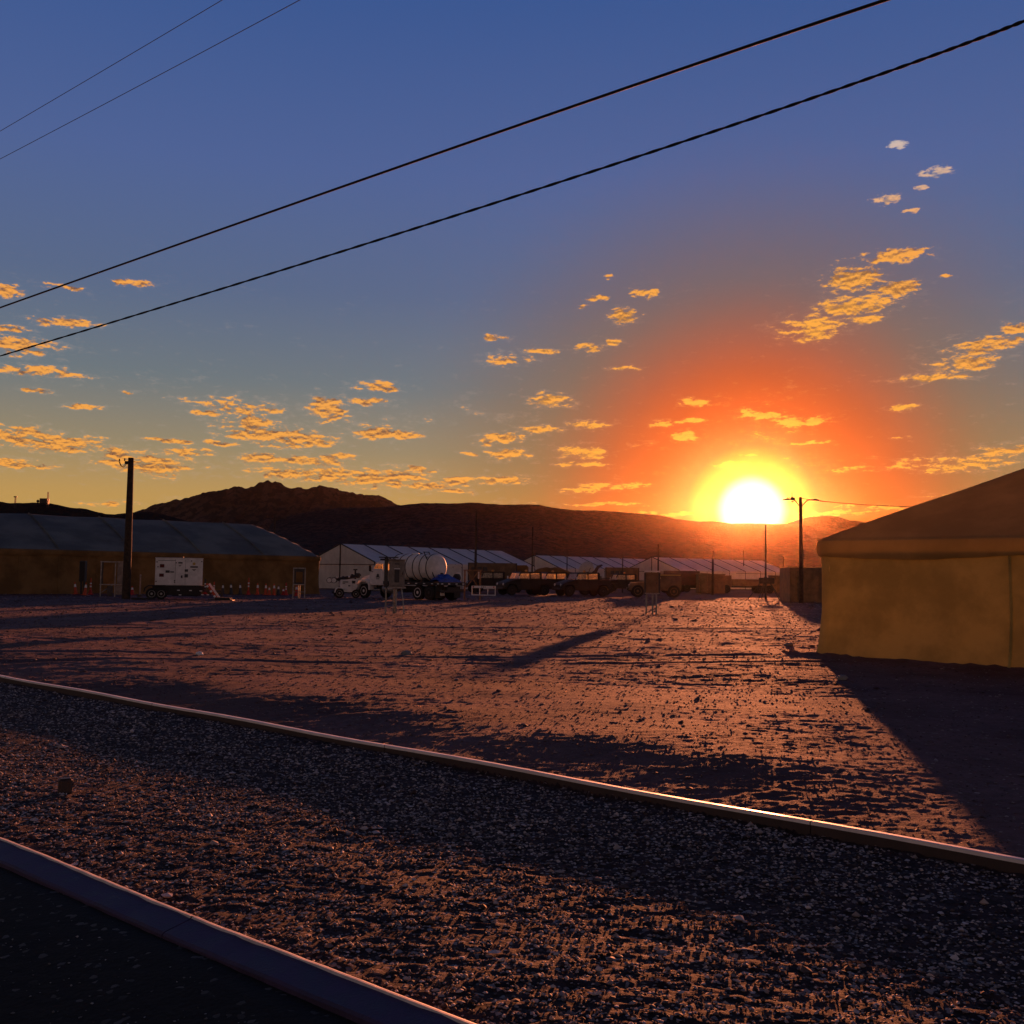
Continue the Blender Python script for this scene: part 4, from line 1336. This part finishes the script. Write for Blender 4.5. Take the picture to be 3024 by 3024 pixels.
part('lip', MB().box((.5, 0, .02), (.2, .5, .04)), 'dark_steel', sb)
sb2 = thing('drain_cover', 'low black mat lying on the dirt at the foot of the thick pole', 'mat', (gx(428, 61.5).x, 61.2, 0), 0)
part('mat', MB().bbox((0, 0, .05), (1.1, .7, .12), .03), 'dark_trim', sb2)

# --- tanker truck; local x forward, y left
fwd = Vector((-.755, .656, 0))
tz = math.atan2(fwd.y, fwd.x)
corner = gx(1299, 67)
left = Vector((-fwd.y, fwd.x, 0))
org = corner - left * 1.22
TT_ = thing('tanker_truck', 'white cab tanker truck with ribbed water tank and blue tarp at the rear', 'truck', (org.x, org.y, 0), tz)
part('chassis', MB().box((3.9, .42, .80), (7.6, .10, .26)).box((3.9, -.42, .80), (7.6, .10, .26)).box((.1, 0, .80), (.1, .9, .2)).box((4.2, 0, .62), (.3, 1.2, .3)), 'dark_trim', TT_)
part('deck', MB().bbox((2.75, 0, 1.12), (5.5, 2.44, .22), .02), 'dark_trim', TT_)
prof = [(5.62, .95), (7.05, .95), (7.05, 1.70), (6.86, 1.96), (5.62, 1.98)]
part('cab', MB().prism(prof, -1.08, 1.08, [0, 0, 0, .04, .02]), 'white_paint', TT_)
rf = MB().prism([(5.62, 2.42), (6.55, 2.42), (6.50, 2.54), (6.28, 2.62), (5.66, 2.65), (5.60, 2.56)], -.96, .96, [0, 0, .03, .10, .10, .03])
rf.box((5.66, 1.0, 2.2), (.12, .10, .48)).box((5.66, -1.0, 2.2), (.12, .10, .48)).box((5.66, 0, 2.2), (.05, .7, .46))
for sg in (1, -1):
    rf.tube([(6.88, sg * 1.02, 1.94), (6.54, sg * .93, 2.44)], .045, 6)
    rf.tube([(6.38, sg * 1.03, 1.96), (6.32, sg * .95, 2.44)], .022, 6)
part('cab_roof', rf, 'white_paint', TT_)
part('cab_visor', MB().bbox((5.55, 0, 2.72), (1.5, 1.7, .13), .04), 'dark_trim', TT_)
hp_ = [(7.0, .75), (8.35, .72), (8.42, 1.0), (8.36, 1.32), (8.1, 1.50), (7.05, 1.74)]
part('hood', MB().prism(hp_, -.88, .88, [.0, .1, .1, .14, .2, .12]), 'white_paint', TT_)
for sg in (1, -1):
    fp = [(6.95, .60), (6.95, 1.05), (7.12, 1.22), (7.35, 1.33), (7.85, 1.33), (8.15, 1.2), (8.35, .95), (8.38, .62), (8.24, .62), (8.16, .90), (7.98, 1.10), (7.82, 1.17), (7.40, 1.17), (7.22, 1.08), (7.10, .9), (7.06, .60)]
    part('fender', MB().prism(fp, sg * .80 if sg > 0 else -1.16, 1.16 if sg > 0 else -.80), 'white_paint', TT_)
    part('door', MB().bbox((6.20, sg * 1.085, 1.55), (1.0, .03, 1.05), .012), 'white_paint', TT_)
    wd = part('window', MB().add([(5.86, sg * 1.00, 2.0), (6.68, sg * 1.045, 2.0), (6.50, sg * .985, 2.40), (5.86, sg * .985, 2.42), (5.86, sg * 1.02, 2.0), (6.68, sg * 1.07, 2.0), (6.50, sg * 1.01, 2.40), (5.86, sg * 1.0, 2.42)],
         [(0, 1, 2, 3), (7, 6, 5, 4), (0, 4, 5, 1), (1, 5, 6, 2), (2, 6, 7, 3), (3, 7, 4, 0)]), 'glass', TT_)
    part('mirror', MB().bbox((6.75, sg * 1.32, 2.1), (.08, .2, .42), .02).tube([(6.7, sg * 1.05, 1.85), (6.75, sg * 1.3, 1.9)], .02, 5), 'dark_trim', TT_)
    wheel(TT_, 7.62, sg * .98, .52, .28, 'white_paint', out=sg)
    wheel(TT_, 2.15, sg * 1.0, .52, .30, 'white_paint', out=sg)
    wheel(TT_, 1.0, sg * .98, .52, .50, 'dark_steel', out=sg)
    part('headlight', MB().bbox((8.40, sg * .72, 1.08), (.08, .26, .18), .03), 'lamp_lens', TT_)
    part('mud_flap', MB().box((.42, sg * .86, .58), (.03, .62, .78)), 'dark_trim', TT_)
    part('step', MB().bbox((6.3, sg * 1.0, .62), (.7, .25, .12), .02), 'steel', TT_)
part('windshield', MB().add([(6.98, -.92, 1.78), (6.98, .92, 1.78), (6.60, .84, 2.42), (6.60, -.84, 2.42), (7.0, -.92, 1.78), (7.0, .92, 1.78), (6.62, .84, 2.42), (6.62, -.84, 2.42)],
     [(0, 1, 2, 3), (7, 6, 5, 4), (0, 4, 5, 1), (1, 5, 6, 2), (2, 6, 7, 3), (3, 7, 4, 0)]), 'glass', TT_)
part('door_emblem', MB().box((6.18, 1.104, 1.50), (.42, .008, .07)).box((6.18, 1.104, 1.38), (.34, .008, .05)).lathe([(.13, -.004), (.13, .004)], 14, 'Y', (6.18, 1.104, 1.60)), 'cabinet_dark', TT_)
part('grille', MB().bbox((8.42, 0, 1.02), (.04, .9, .5), .02), 'dark_trim', TT_)
part('front_bumper', MB().bbox((8.52, 0, .62), (.16, 2.2, .28), .04), 'steel', TT_)
part('exhaust_stack', MB().tube([(5.48, .95, .9), (5.48, .95, 2.85)], .07, 10), 'steel', TT_, True)
part('fuel_tank', MB().lathe([(.28, -.55), (.30, -.5), (.30, .5), (.28, .55)], 18, 'X', (5.2, .82, .68)), 'steel', TT_, True)
# tank body with domed ends
tk = [(0.02, -2.14)]
for j in range(1, 7):
    a_ = j / 6 * PI / 2
    tk.append((.90 * math.sin(a_), -1.82 - .32 * math.cos(a_)))
tk += [(.905, -1.0), (.905, 0), (.905, 1.0)]
for j in range(6, 0, -1):
    a_ = j / 6 * PI / 2
    tk.append((.90 * math.sin(a_), 1.82 + .32 * math.cos(a_)))
tk.append((0.02, 2.14))
tank = part('tank', MB().lathe(tk, 40, 'X', (3.35, 0, 2.20)), 'tank_white', TT_, True)
for k, xb in enumerate((-1.7, -1.05, -.4, .3, 1.0, 1.7)):
    b_ = MB().lathe([(.905, -.028), (.93, -.024), (.93, .024), (.905, .028)], 40, 'X', (3.35 + xb, 0, 2.20))
    part('tank_band', b_, 'dark_trim', tank, True)
part('hatch', MB().lathe([(.26, 3.08), (.26, 3.17), (.22, 3.20), (.05, 3.21)], 18, 'Z', (3.6, 0, 0)), 'white_paint', tank, True)
for xs_ in (-1.3, 0, 1.3):
    part('saddle', MB().box((3.35 + xs_, 0, 1.36), (.16, 1.5, .28)), 'dark_trim', tank)
part('valve', MB().lathe([(.10, 0), (.10, .16), (.14, .18), (.14, .22)], 12, 'X', (1.1, -.15, 1.75)), 'dark_steel', tank, True)
# ladder at the rear of the tank
ld = MB()
lt_, lb_ = Vector((2.0, .55, 3.25)), Vector((1.05, .28, 1.25))
part('ladder_rail', MB().tube([lt_ + Vector((0, .23, 0)), lb_ + Vector((0, .23, 0))], .032, 6), 'dark_trim', TT_)
part('ladder_rail', MB().tube([lt_ + Vector((0, -.23, 0)), lb_ + Vector((0, -.23, 0))], .032, 6), 'dark_trim', TT_)
for k in range(6):
    p_ = lt_.lerp(lb_, (k + .1) / 6)
    part('rung', MB().tube([p_ + Vector((0, .23, 0)), p_ + Vector((0, -.23, 0))], .025, 6), 'dark_trim', TT_)
for k, xk in enumerate((5.2, 4.45, 3.7, 2.95, 2.2, 1.45, .7, .15)):
    part('marker_light', MB().box((xk, 1.23, 1.12), (.17, .02, .055)), 'reflective_white', TT_)
for k, yk in enumerate((1.0, .35, -.35, -1.0)):
    part('marker_light', MB().box((-.01, yk, 1.12), (.02, .17, .055)), 'reflective_white', TT_)
part('licence_plate', MB().bbox((.34, .62, .52), (.03, .40, .34), .01), 'reflective_white', TT_)
part('plate_lettering', MB().box((.322, .62, .60), (.006, .30, .035)).box((.322, .62, .52), (.006, .30, .035)).box((.322, .62, .44), (.006, .24, .035)), 'vent_red', TT_)
# white tail frame on the right rear
tf = MB()
tf.box((.78, 0, .97), (1.56, .05, .14)).box((.78, 0, .45), (1.56, .05, .05))
for x_ in (.03, .52, 1.05, 1.53):
    tf.box((x_, .004, .70), (.05, .04, .48))
wp_ = Vector((gx(1393, 66.2).x, 66.2, 0)) - org
tfo = part('tail_frame', tf, 'white_paint', TT_, loc=(wp_.dot(fwd), wp_.dot(left), 0))
tfo.rotation_euler = (0, 0, -tz)
for x_ in (.12, 1.44):
    part('tail_light', MB().lathe([(.05, -.04), (.05, -.02)], 12, 'Y', (x_, 0, .97)), 'red_plastic', tfo)
part('frame_lettering', MB().box((.66, -.028, .97), (.05, .006, .07)).box((.76, -.028, .97), (.06, .006, .07)).box((.87, -.028, .97), (.05, .006, .07)), 'cabinet_dark', tfo)
part('rear_bumper', MB().box((.1, 0, .62), (.12, 2.2, .14)), 'dark_trim', TT_)
# blue tarp bundle resting on the rear deck
tb = MB()
P = []
for i in range(22):
    a_ = i / 21
    row = []
    for j in range(16):
        b_ = j / 15
        rr_ = math.sin(PI * b_) ** .45 * math.sin(PI * (0.02 + .96 * a_)) ** .4
        z_ = .46 * rr_ * (1 + .5 * float(vnoise(np.array([a_ * 7.0]), np.array([b_ * 5.0]), 5)[0])) + random.uniform(-.025, .025) * rr_
        row.append(((b_ - .5) * 1.0, (a_ - .5) * 2.1, z_))
    P.append(row)
tb.grid(P)
tr_ = org + fwd * .72 + left * 0.0
to = link('tarp_bundle', tb.mesh('tarp_bundle', 'blue_tarp'), None, (tr_.x, tr_.y, 1.235), tz)
tag(to, 'crumpled blue tarp bundle on the rear deck of the tanker truck', 'tarp')
hz_ = org + fwd * .6 + left * -1.0
hd = thing('hose_reel', 'upright white capped hose drum at the right end of the blue tarp', 'hose reel', (hz_.x, hz_.y, 1.24), tz)
part('drum', MB().lathe([(.28, -.10), (.28, .10)], 18, 'Y', (0, 0, .28)), 'dark_steel', hd, True)
part('flange', MB().lathe([(.33, -.13), (.33, -.10)], 18, 'Y', (0, 0, .33)), 'reflective_white', hd, True)

# --- light tower trailer left of the truck
g = gx(1028, 72.5)
lw = thing('light_tower_trailer', 'small white light tower trailer with folded mast left of the truck', 'light tower', (g.x, 72.5, 0), R(13))
part('body', MB().prism([(-.50, .62), (-.28, .42), (.28, .42), (.52, .62), (.62, .78), (.62, 1.32), (-.52, 1.28), (-.60, .9)], -.6, .6), 'white_paint', lw)
part('door', MB().bbox((.02, -.615, .82), (.5, .03, .5), .01), 'white_paint', lw)
part('vent', MB().box((-.22, -.612, 1.12), (.38, .02, .06)).box((-.22, -.612, 1.02), (.38, .02, .04)).box((.35, -.612, 1.12), (.24, .02, .2)), 'cabinet_dark', lw)
part('badge', MB().box((.05, -.64, .86), (.14, .01, .08)), 'cabinet_dark', lw)
part('chassis', MB().box((-.1, 0, .40), (2.0, .9, .14)).box((.9, 0, .42), (.9, .1, .1)), 'dark_trim', lw)
part('fender', MB().prism([(-.98, .38), (-.92, .62), (-.78, .74), (-.42, .74), (-.30, .62), (-.42, .64), (-.52, .68), (-.74, .68), (-.86, .56), (-.9, .38)], -.78, -.5), 'white_paint', lw)
wheel(lw, -.62, -.66, .34, .2)
wheel(lw, -.62, .66, .34, .2, out=1)
wheel(lw, .52, -.60, .30, .2)
part('mast', MB().tube([(-.95, 0, 1.30), (.9, 0, 1.62)], .08, 8).tube([(-.7, .1, 1.22), (.75, .1, 1.50)], .05, 6), 'dark_steel', lw, True)
part('mast_post', MB().box((.50, 0, 1.55), (.12, .12, .9)).box((.5, 0, 2.0), (.28, .14, .1)), 'dark_steel', lw)
part('winch', MB().bbox((.68, 0, 1.58), (.3, .3, .36), .05).bbox((.28, -.1, 1.58), (.2, .2, .2), .04), 'dark_steel', lw)
for (lx, lz, ly) in ((-1.32, 1.22, -.15), (-1.0, 1.22, -.12), (-1.18, 1.26, .25), (-.9, 1.26, .28)):
    ll = part('floodlight', MB().lathe([(.06, .16), (.14, .08), (.20, -.02), (.20, -.05), (.17, -.05)], 18, 'Y', (lx, ly, lz)), 'dark_steel', lw, True)
    part('lens', MB().lathe([(.165, -.045), (.16, -.062)], 18, 'Y', (lx, ly, lz)), 'lamp_lens', ll, True)
for k in range(3):
    part('bulb_guard', MB().bbox((-.78 + k * .42, -.2, 1.44 + k * .03), (.14, .12, .12), .03), 'lamp_lens' if k != 1 else 'dark_steel', lw)


# --- pickups
def pickup(label, loc, rz, m, group, camper=False):
    r = thing('pickup_truck', label, 'pickup truck', loc, rz, group)
    body = [(-2.35, .62), (-2.42, .80), (-2.40, 1.38), (-1.05, 1.42), (.95, 1.46), (1.35, 1.36), (2.15, 1.12), (2.28, .98), (2.26, .62), (2.12, .56), (2.02, .86), (1.80, 1.02), (1.36, 1.02), (1.12, .86), (1.02, .52),
            (-1.15, .52), (-1.25, .86), (-1.48, 1.02), (-1.88, 1.02), (-2.08, .86), (-2.18, .56)]
    part('body', MB().prism(body, -1.04, 1.04, [.0, .02, .05, .03, .03, .05, .12, .08] + [0] * 13), m, r)
    part('hood', MB().prism([(1.0, 1.46), (1.35, 1.42), (2.10, 1.16), (2.10, 1.10), (1.0, 1.38)], -.62, .62), m, r)
    part('roof', MB().prism([(.72, 2.02), (.60, 2.10), (-1.30, 2.12), (-1.42, 2.04), (-1.38, 2.0), (.70, 1.98)], -.86, .86), m, r)
    pl = MB()
    for sg in (-1, 1):
        pl.box((.84, sg * .90, 1.72), (.09, .09, .58), ry=-.42)
        pl.box((-.22, sg * .93, 1.72), (.12, .06, .56))
        pl.box((-1.28, sg * .93, 1.72), (.22, .06, .56))
    pl.box((-1.36, 0, 1.50), (.06, 1.7, .26))
    part('pillars', pl, m, r)

    def pane(vs):
        n_ = (Vector(vs[1]) - Vector(vs[0])).cross(Vector(vs[2]) - Vector(vs[0])).normalized() * .012
        a_ = [Vector(v) for v in vs] + [Vector(v) + n_ for v in vs]
        return MB().add(a_, [(0, 1, 2, 3), (7, 6, 5, 4), (0, 4, 5, 1), (1, 5, 6, 2), (2, 6, 7, 3), (3, 7, 4, 0)])
    for sg in (-1, 1):
        part('windshield', pane([(.95, sg * .05, 1.48), (.95, sg * .88, 1.48), (.72, sg * .82, 1.98), (.72, sg * .05, 1.98)]), 'glass', r)
        part('side_window', pane([(.82, sg * .93, 1.50), (-.16, sg * .95, 1.50), (-.16, sg * .88, 1.97), (.66, sg * .87, 1.97)]), 'glass', r)
        part('side_window', pane([(-.28, sg * .95, 1.50), (-1.17, sg * .95, 1.50), (-1.17, sg * .88, 1.97), (-.28, sg * .88, 1.97)]), 'glass', r)
        part('mirror', MB().bbox((.98, sg * 1.16, 1.58), (.08, .20, .26), .03), 'lamp_lens', r)
        part('headlight', MB().lathe([(.11, 0), (.12, .04), (.09, .06)], 12, 'X', (2.24, sg * .62, .98)), 'lamp_lens', r)
        part('tail_light', MB().bbox((-2.42, sg * .84, 1.0), (.05, .12, .14), .02), 'red_plastic', r)
        part('door', MB().bbox((.33, sg * 1.035, 1.06), (.90, .03, .74), .01), m, r)
        part('door', MB().bbox((-.70, sg * 1.035, 1.06), (.84, .03, .74), .01), m, r)
        for wx in (1.58, -1.68):
            wheel(r, wx, sg * .90, .46, .30, 'dark_steel', out=sg)
    part('rear_window', pane([(-1.40, -.82, 1.66), (-1.40, .82, 1.66), (-1.40, .80, 1.98), (-1.40, -.80, 1.98)]), 'glass', r)
    part('bed_floor', MB().box((-1.9, 0, 1.425), (.9, 1.7, .03)), 'dark_trim', r)
    part('grille', MB().bbox((2.29, 0, .86), (.05, .95, .26), .02), 'dark_trim', r)
    part('front_bumper', MB().bbox((2.36, 0, .62), (.16, 1.8, .20), .04), 'dark_steel', r)
    part('beacon', MB().lathe([(.10, 2.11), (.10, 2.16), (.16, 2.20), (.05, 2.30)], 10, 'Z', (-.3, 0, 0)), 'amber', r)
    return r


gp = 'dark pickup trucks parked in a row before the white tents'
rzp = R(180 - 8)
pk = pickup('dark pickup with bright cab glass, nearest to the tanker truck', gx(1545, 92), R(180 + 26), 'dark_car_paint', gp)
copy_thing(pk, gx(1624, 96), R(180 + 24), 'dark pickup in the middle of the row, partly hidden on both sides', gp)
copy_thing(pk, gx(1716, 91), R(180 + 22), 'dark pickup just left of the folded boom, below the satellite dish', gp)
pk2 = copy_thing(pk, gx(1836, 112), R(180 + 10), 'distant dark pickup behind the right-hand electrical cabinet', None)
pk3 = copy_thing(pk, gx(2060, 128), R(8), 'faint pickup far off in the orange sun glow', None)
pk4 = copy_thing(pk, gx(1446, 101), R(188), 'dark pickup directly behind the white tail frame of the tanker', None)
for q_ in (pk2, pk3, pk4):
    if 'group' in q_:
        del q_['group']


# --- boxy military truck in the glow
g = gx(1932, 91)
mt = thing('military_truck', 'boxy flat topped utility truck behind the right-hand cabinet', 'truck', (g.x, 91, 0), R(176))
part('body', MB().prism([(-2.2, .62), (-2.3, .8), (-2.3, 1.85), (-.1, 1.92), (.25, 1.88), (.75, 1.38), (2.1, 1.25), (2.25, 1.0), (2.2, .6)], -1.05, 1.05, [0, 0, .08, .08, .1, .06, .12, .05, 0]), 'tan_paint', mt)
part('cargo_cover', MB().bbox((-1.25, 0, 1.96), (2.0, 1.8, .10), .04), 'canvas_tan', mt)
for sg in (-1, 1):
    wheel(mt, 1.5, sg * .98, .54, .32, 'tan_paint', out=sg)
    wheel(mt, -1.65, sg * .98, .54, .32, 'tan_paint', out=sg)
    part('door', MB().bbox((-.15, sg * 1.04, 1.2), (.85, .03, .85), .01), 'tan_paint', mt)
    part('window', MB().bbox((-.15, sg * .99, 1.68), (.7, .05, .26), .01), 'glass', mt)
    part('headlight', MB().lathe([(.10, 0), (.10, .05)], 12, 'X', (2.2, sg * .7, 1.0)), 'lamp_lens', mt)
part('bumper', MB().bbox((2.35, 0, .7), (.15, 1.9, .25), .03), 'dark_steel', mt)

g = gx(2022, 118)
ct = thing('cargo_truck', 'faint reddish cargo truck at the left edge of the sun glow', 'truck', (g.x, 118, 0), R(4))
part('cargo_body', MB().bbox((-.6, 0, 1.75), (4.2, 2.3, 1.6), .06), 'maroon_car_paint', ct)
part('cab', MB().prism([(1.6, .8), (3.0, .8), (3.0, 1.6), (2.7, 2.3), (1.6, 2.35)], -1.1, 1.1), 'maroon_car_paint', ct)
part('chassis', MB().box((.2, 0, .78), (5.6, 1.0, .2)), 'dark_trim', ct)
for sg in (-1, 1):
    for wx in (2.3, -1.0, -2.1):
        wheel(ct, wx, sg * .98, .5, .3, 'dark_steel', out=sg)


# --- box bodies with windows
def shelter(label, px, d, w, z0, z1, rz, group, lwin):
    g = gx(px, d)
    r = thing('shelter_trailer', label, 'trailer', (g.x, d, 0), rz, group)
    part('box_body', MB().bbox((0, 0, (z0 + z1) / 2), (w, 2.4, z1 - z0), .04), 'tan_paint', r)
    for k in range(3):
        wx = lwin + k * .58
        f = part('window', MB().box((wx, -1.215, z1 - .62), (.46, .03, .40)), 'cabinet_dark', r)
        part('window_frame', MB().box((wx, -1.235, z1 - .40), (.52, .03, .04)).box((wx, -1.235, z1 - .84), (.52, .03, .04)).box((wx - .25, -1.235, z1 - .62), (.03, .03, .42)).box((wx + .25, -1.235, z1 - .62), (.03, .03, .42)), 'tan_paint', f)
    for sx in (-1, 1):
        part('corner_post', MB().box((sx * (w / 2 - .04), -1.20, (z0 + z1) / 2), (.10, .06, z1 - z0)), 'dark_steel', r)
    part('door', MB().bbox((w / 2 - .75, -1.215, (z0 + z1) / 2 - .1), (.75, .03, 1.5), .01), 'tan_paint', r)
    part('undercarriage', MB().box((0, 0, z0 - .18), (w - .3, 1.6, .3)).box((-.4, -.9, z0 - .3), (1.0, .4, .45)), 'dark_trim', r)
    for sg in (-1, 1):
        for wx in (-w * .28, w * .30):
            wheel(r, wx, sg * .95, .5, .3, 'dark_steel', out=sg)
    return r


gs = 'tan box trailers with windows'
shelter('tan box trailer with three small windows behind the tanker tail frame', 1453, 104, 4.9, 1.05, 2.98, R(3), gs, -1.9)
shelter('tan box trailer with three small windows right of the satellite dish', 1836, 124, 4.0, 1.05, 2.90, R(-2), gs, -1.2)
g = gx(1527, 106)
s3 = thing('cargo_trailer', 'dark cargo trailer with rounded cover left of the covered load', 'trailer', (g.x, 108, 0), R(5))
part('cover', MB().prism([(-1.0, 1.0), (-1.0, 2.5), (-.8, 2.8), (.9, 2.85), (1.1, 2.6), (1.1, 1.0)], -1.1, 1.1), 'canvas_brown', s3)
part('chassis', MB().box((0, 0, .85), (2.4, 1.8, .25)), 'dark_trim', s3)
for sg in (-1, 1):
    wheel(s3, 0, sg * .95, .45, .28, 'dark_steel', out=sg)
# tarp covered load
g = gx(1633, 112)
tl = thing('covered_trailer', 'long trailer load under a lumpy brown tarp behind the dark pickups', 'trailer', (g.x, 112, 0), R(-2))
P = []
for i in range(40):
    a_ = i / 39
    row = []
    for j in range(14):
        b_ = j / 13
        ang_ = PI * b_
        hh_ = 1.55 * (1 - .12 * a_) * (1 + .14 * float(vnoise(np.array([a_ * 9.0]), np.array([0.3 + b_ * 2]), 8)[0]))
        hh_ *= min(1, math.sin(PI * (0.04 + .92 * a_)) ** .25)
        yy_ = -1.15 * math.copysign(abs(math.cos(ang_)) ** .45, math.cos(ang_))
        row.append(((a_ - .5) * 4.3, yy_, 1.25 + hh_ * math.sin(ang_) ** .35))
    P.append(row)
part('tarp_cover', MB().grid(P), 'canvas_brown', tl, True)
part('bed', MB().bbox((0, 0, 1.15), (4.3, 2.2, .2), .03), 'dark_trim', tl)
for sg in (-1, 1):
    for wx in (-1.5, 1.5):
        wheel(tl, wx, sg * .9, .48, .28, 'dark_steel', out=sg)

# satellite dish on a small trailer and folded boom
g = gx(1727, 100)
sd = thing('satellite_dish', 'oval satellite dish tilted up behind the dark pickups', 'satellite dish', (g.x, 100, 0), R(0))
Dm = MB()
pr = []
for j in range(8):
    t = j / 7
    pr.append((.03 + .78 * t, .30 * t * t))
Dm.lathe(pr + [(.80, .33)] + [(.03 + .78 * t, .30 * t * t + .03) for t in (1, .7, .4, .1, 0)], 30, 'X')
do = part('reflector', Dm, 'dish_white', sd, True, loc=(0, 0, 2.55))
do.rotation_euler = (R(0), R(18), R(58))
part('feed_arm', MB().tube([(0, 0, 2.1), (.35, -.5, 2.2), (.5, -.6, 2.6)], .03, 6), 'dark_steel', sd)
part('mount', MB().tube([(0, .1, .5), (0, .1, 2.5)], .08, 8), 'dark_steel', sd)
part('base', MB().bbox((0, .1, .6), (1.6, 1.2, .4), .05), 'dark_trim', sd)
for sg in (-1, 1):
    wheel(sd, 0, sg * .7 + .1, .34, .2, 'dark_steel', out=sg)
g = gx(1752, 97)
bmx = thing('loader_boom', 'dark folded boom arm sticking up right of the satellite dish', 'loader', (g.x, 97, 0), 0)
part('arm', MB().prism([(-.35, 1.55), (-.12, 1.55), (.35, 2.15), (.52, 2.55), (.90, 2.82), (.78, 2.92), (.35, 2.78), (.12, 2.42)], -.12, .12), 'maroon_car_paint', bmx)
part('strut', MB().tube([(-.5, 0, 1.6), (.05, 0, 2.3)], .05, 6), 'dark_steel', bmx)
part('body', MB().bbox((.2, 0, 1.05), (2.6, 1.6, .95), .08), 'maroon_car_paint', bmx)
part('cage', MB().box((1.1, 0, 1.6), (.9, 1.2, .08)).box((.7, 0, 1.55), (.06, 1.2, .5)), 'dark_steel', bmx)
for sg in (-1, 1):
    wheel(bmx, -.8, sg * .85, .48, .3, 'dark_steel', out=sg)
    wheel(bmx, 1.1, sg * .85, .48, .3, 'dark_steel', out=sg)

# rack behind the truck's tail
g = gx(1394, 72)
ra = thing('pallet_rack', 'dark steel rack with diagonal braces behind the truck tail', 'rack', (g.x, 73, 0), R(4))
for sx in (-.55, .55):
    for sy in (-.3, .3):
        part('post', MB().box((sx, sy, 1.0), (.10, .08, 2.05)), 'wood_rack', ra)
part('top_beam', MB().box((0, 0, 2.07), (1.3, .75, .08)), 'wood_rack', ra)
part('brace', MB().box((0, -.3, 1.45), (.06, .04, 1.35), ry=R(36)), 'wood_rack', ra)
part('brace', MB().box((0, -.26, 1.45), (.06, .04, 1.35), ry=R(-36)), 'wood_rack', ra)
part('lamp', MB().bbox((.42, -.36, 1.72), (.08, .06, .5), .01), 'lamp_lens', ra)

# tan container beside the street light
g = gx(2382, 77.5)
cn = thing('storage_container', 'plain tan storage container between the street light and right tent', 'container', (g.x + .5, 79.6, 0), R(0))
part('body', MB().bbox((0, 0, 1.32), (3.2, 3.0, 2.64), .03), 'tan_paint', cn)
for k in range(14):
    part('rib', MB().box((-1.45 + k * .222, -1.51, 1.32), (.09, .03, 2.4)), 'tan_paint', cn)
part('top_cover', MB().grid([[(-1.62 + .27 * i, -1.56 + j * .78, 2.68 + random.uniform(-.02, .06)) for j in range(5)] for i in range(13)]), 'canvas_tan', cn)
part('door_bar', MB().tube([(-1.0, -1.55, .2), (-1.0, -1.55, 2.4)], .03, 6), 'dark_steel', cn)

# low equipment in the sun glow
g = gx(2232, 120)
eq = thing('cargo_truck', 'faint low flatbed truck under the sun glow', 'truck', (g.x, 125, 0), R(180))
part('cargo_body', MB().bbox((-.8, 0, 1.3), (5.4, 2.2, .8), .06), 'tan_paint', eq)
part('cab', MB().prism([(2.0, .7), (3.4, .7), (3.4, 1.4), (3.0, 2.1), (2.0, 2.15)], -1.1, 1.1), 'tan_paint', eq)
part('chassis', MB().box((.2, 0, .78), (6.2, 1.0, .2)), 'dark_trim', eq)
for sg in (-1, 1):
    for wx in (2.6, -1.4, -2.6):
        wheel(eq, wx, sg * .98, .5, .3, 'dark_steel', out=sg)
for (px_, d_, lb_, w_) in ((2098, 116, 'faint white tent panel wall stack left of the glowing mast', 3.0), (2296, 132, 'pale upright storage crate right of the glowing mast', 2.0)):
    g = gx(px_, d_)
    cr = thing('storage_crate', lb_, 'crate', (g.x, d_, 0), 0)
    part('body', MB().bbox((0, 0, 1.1), (w_, 1.6, 2.1), .04), 'tan_paint', cr)
    for k in range(4):
        part('batten', MB().box((-w_ / 2 + .1 + k * (w_ - .2) / 3, -.82, 1.1), (.08, .04, 2.05)), 'wood_rack', cr)
    part('lid', MB().bbox((0, 0, 2.2), (w_ + .1, 1.7, .1), .02), 'tan_paint', cr)

# a few loose rocks one can pick out on the dirt
for px_, d_, sz_, lb_ in ((597, 20.4, .16, 'pale rock lying alone on the left part of the dirt yard'), (1206, 22.5, .26, 'flat dark rock in the middle of the dirt yard'),
                          (2330, 26.5, .22, 'dark rock on the dirt left of the right tent corner'), (2485, 17.8, .20, 'brown rock in the shade at the foot of the right tent')):
    g = gx(px_, d_)
    zc = float(ground_z(np.array([g.x]), np.array([d_]))[0])
    mb = MB().lathe([(.18, -.25), (.48, -.1), (.5, .05), (.34, .22), (.10, .28)], 9)
    mb.V = [tuple(c * sz_ * random.uniform(.8, 1.2) for c in v) for v in mb.V]
    o = link('rock', mb.mesh('rock', 'cabinet_paint' if 'pale' not in lb_ else 'reflective_white'), None, (g.x, d_, zc + .03))
    tag(o, lb_, 'rock')
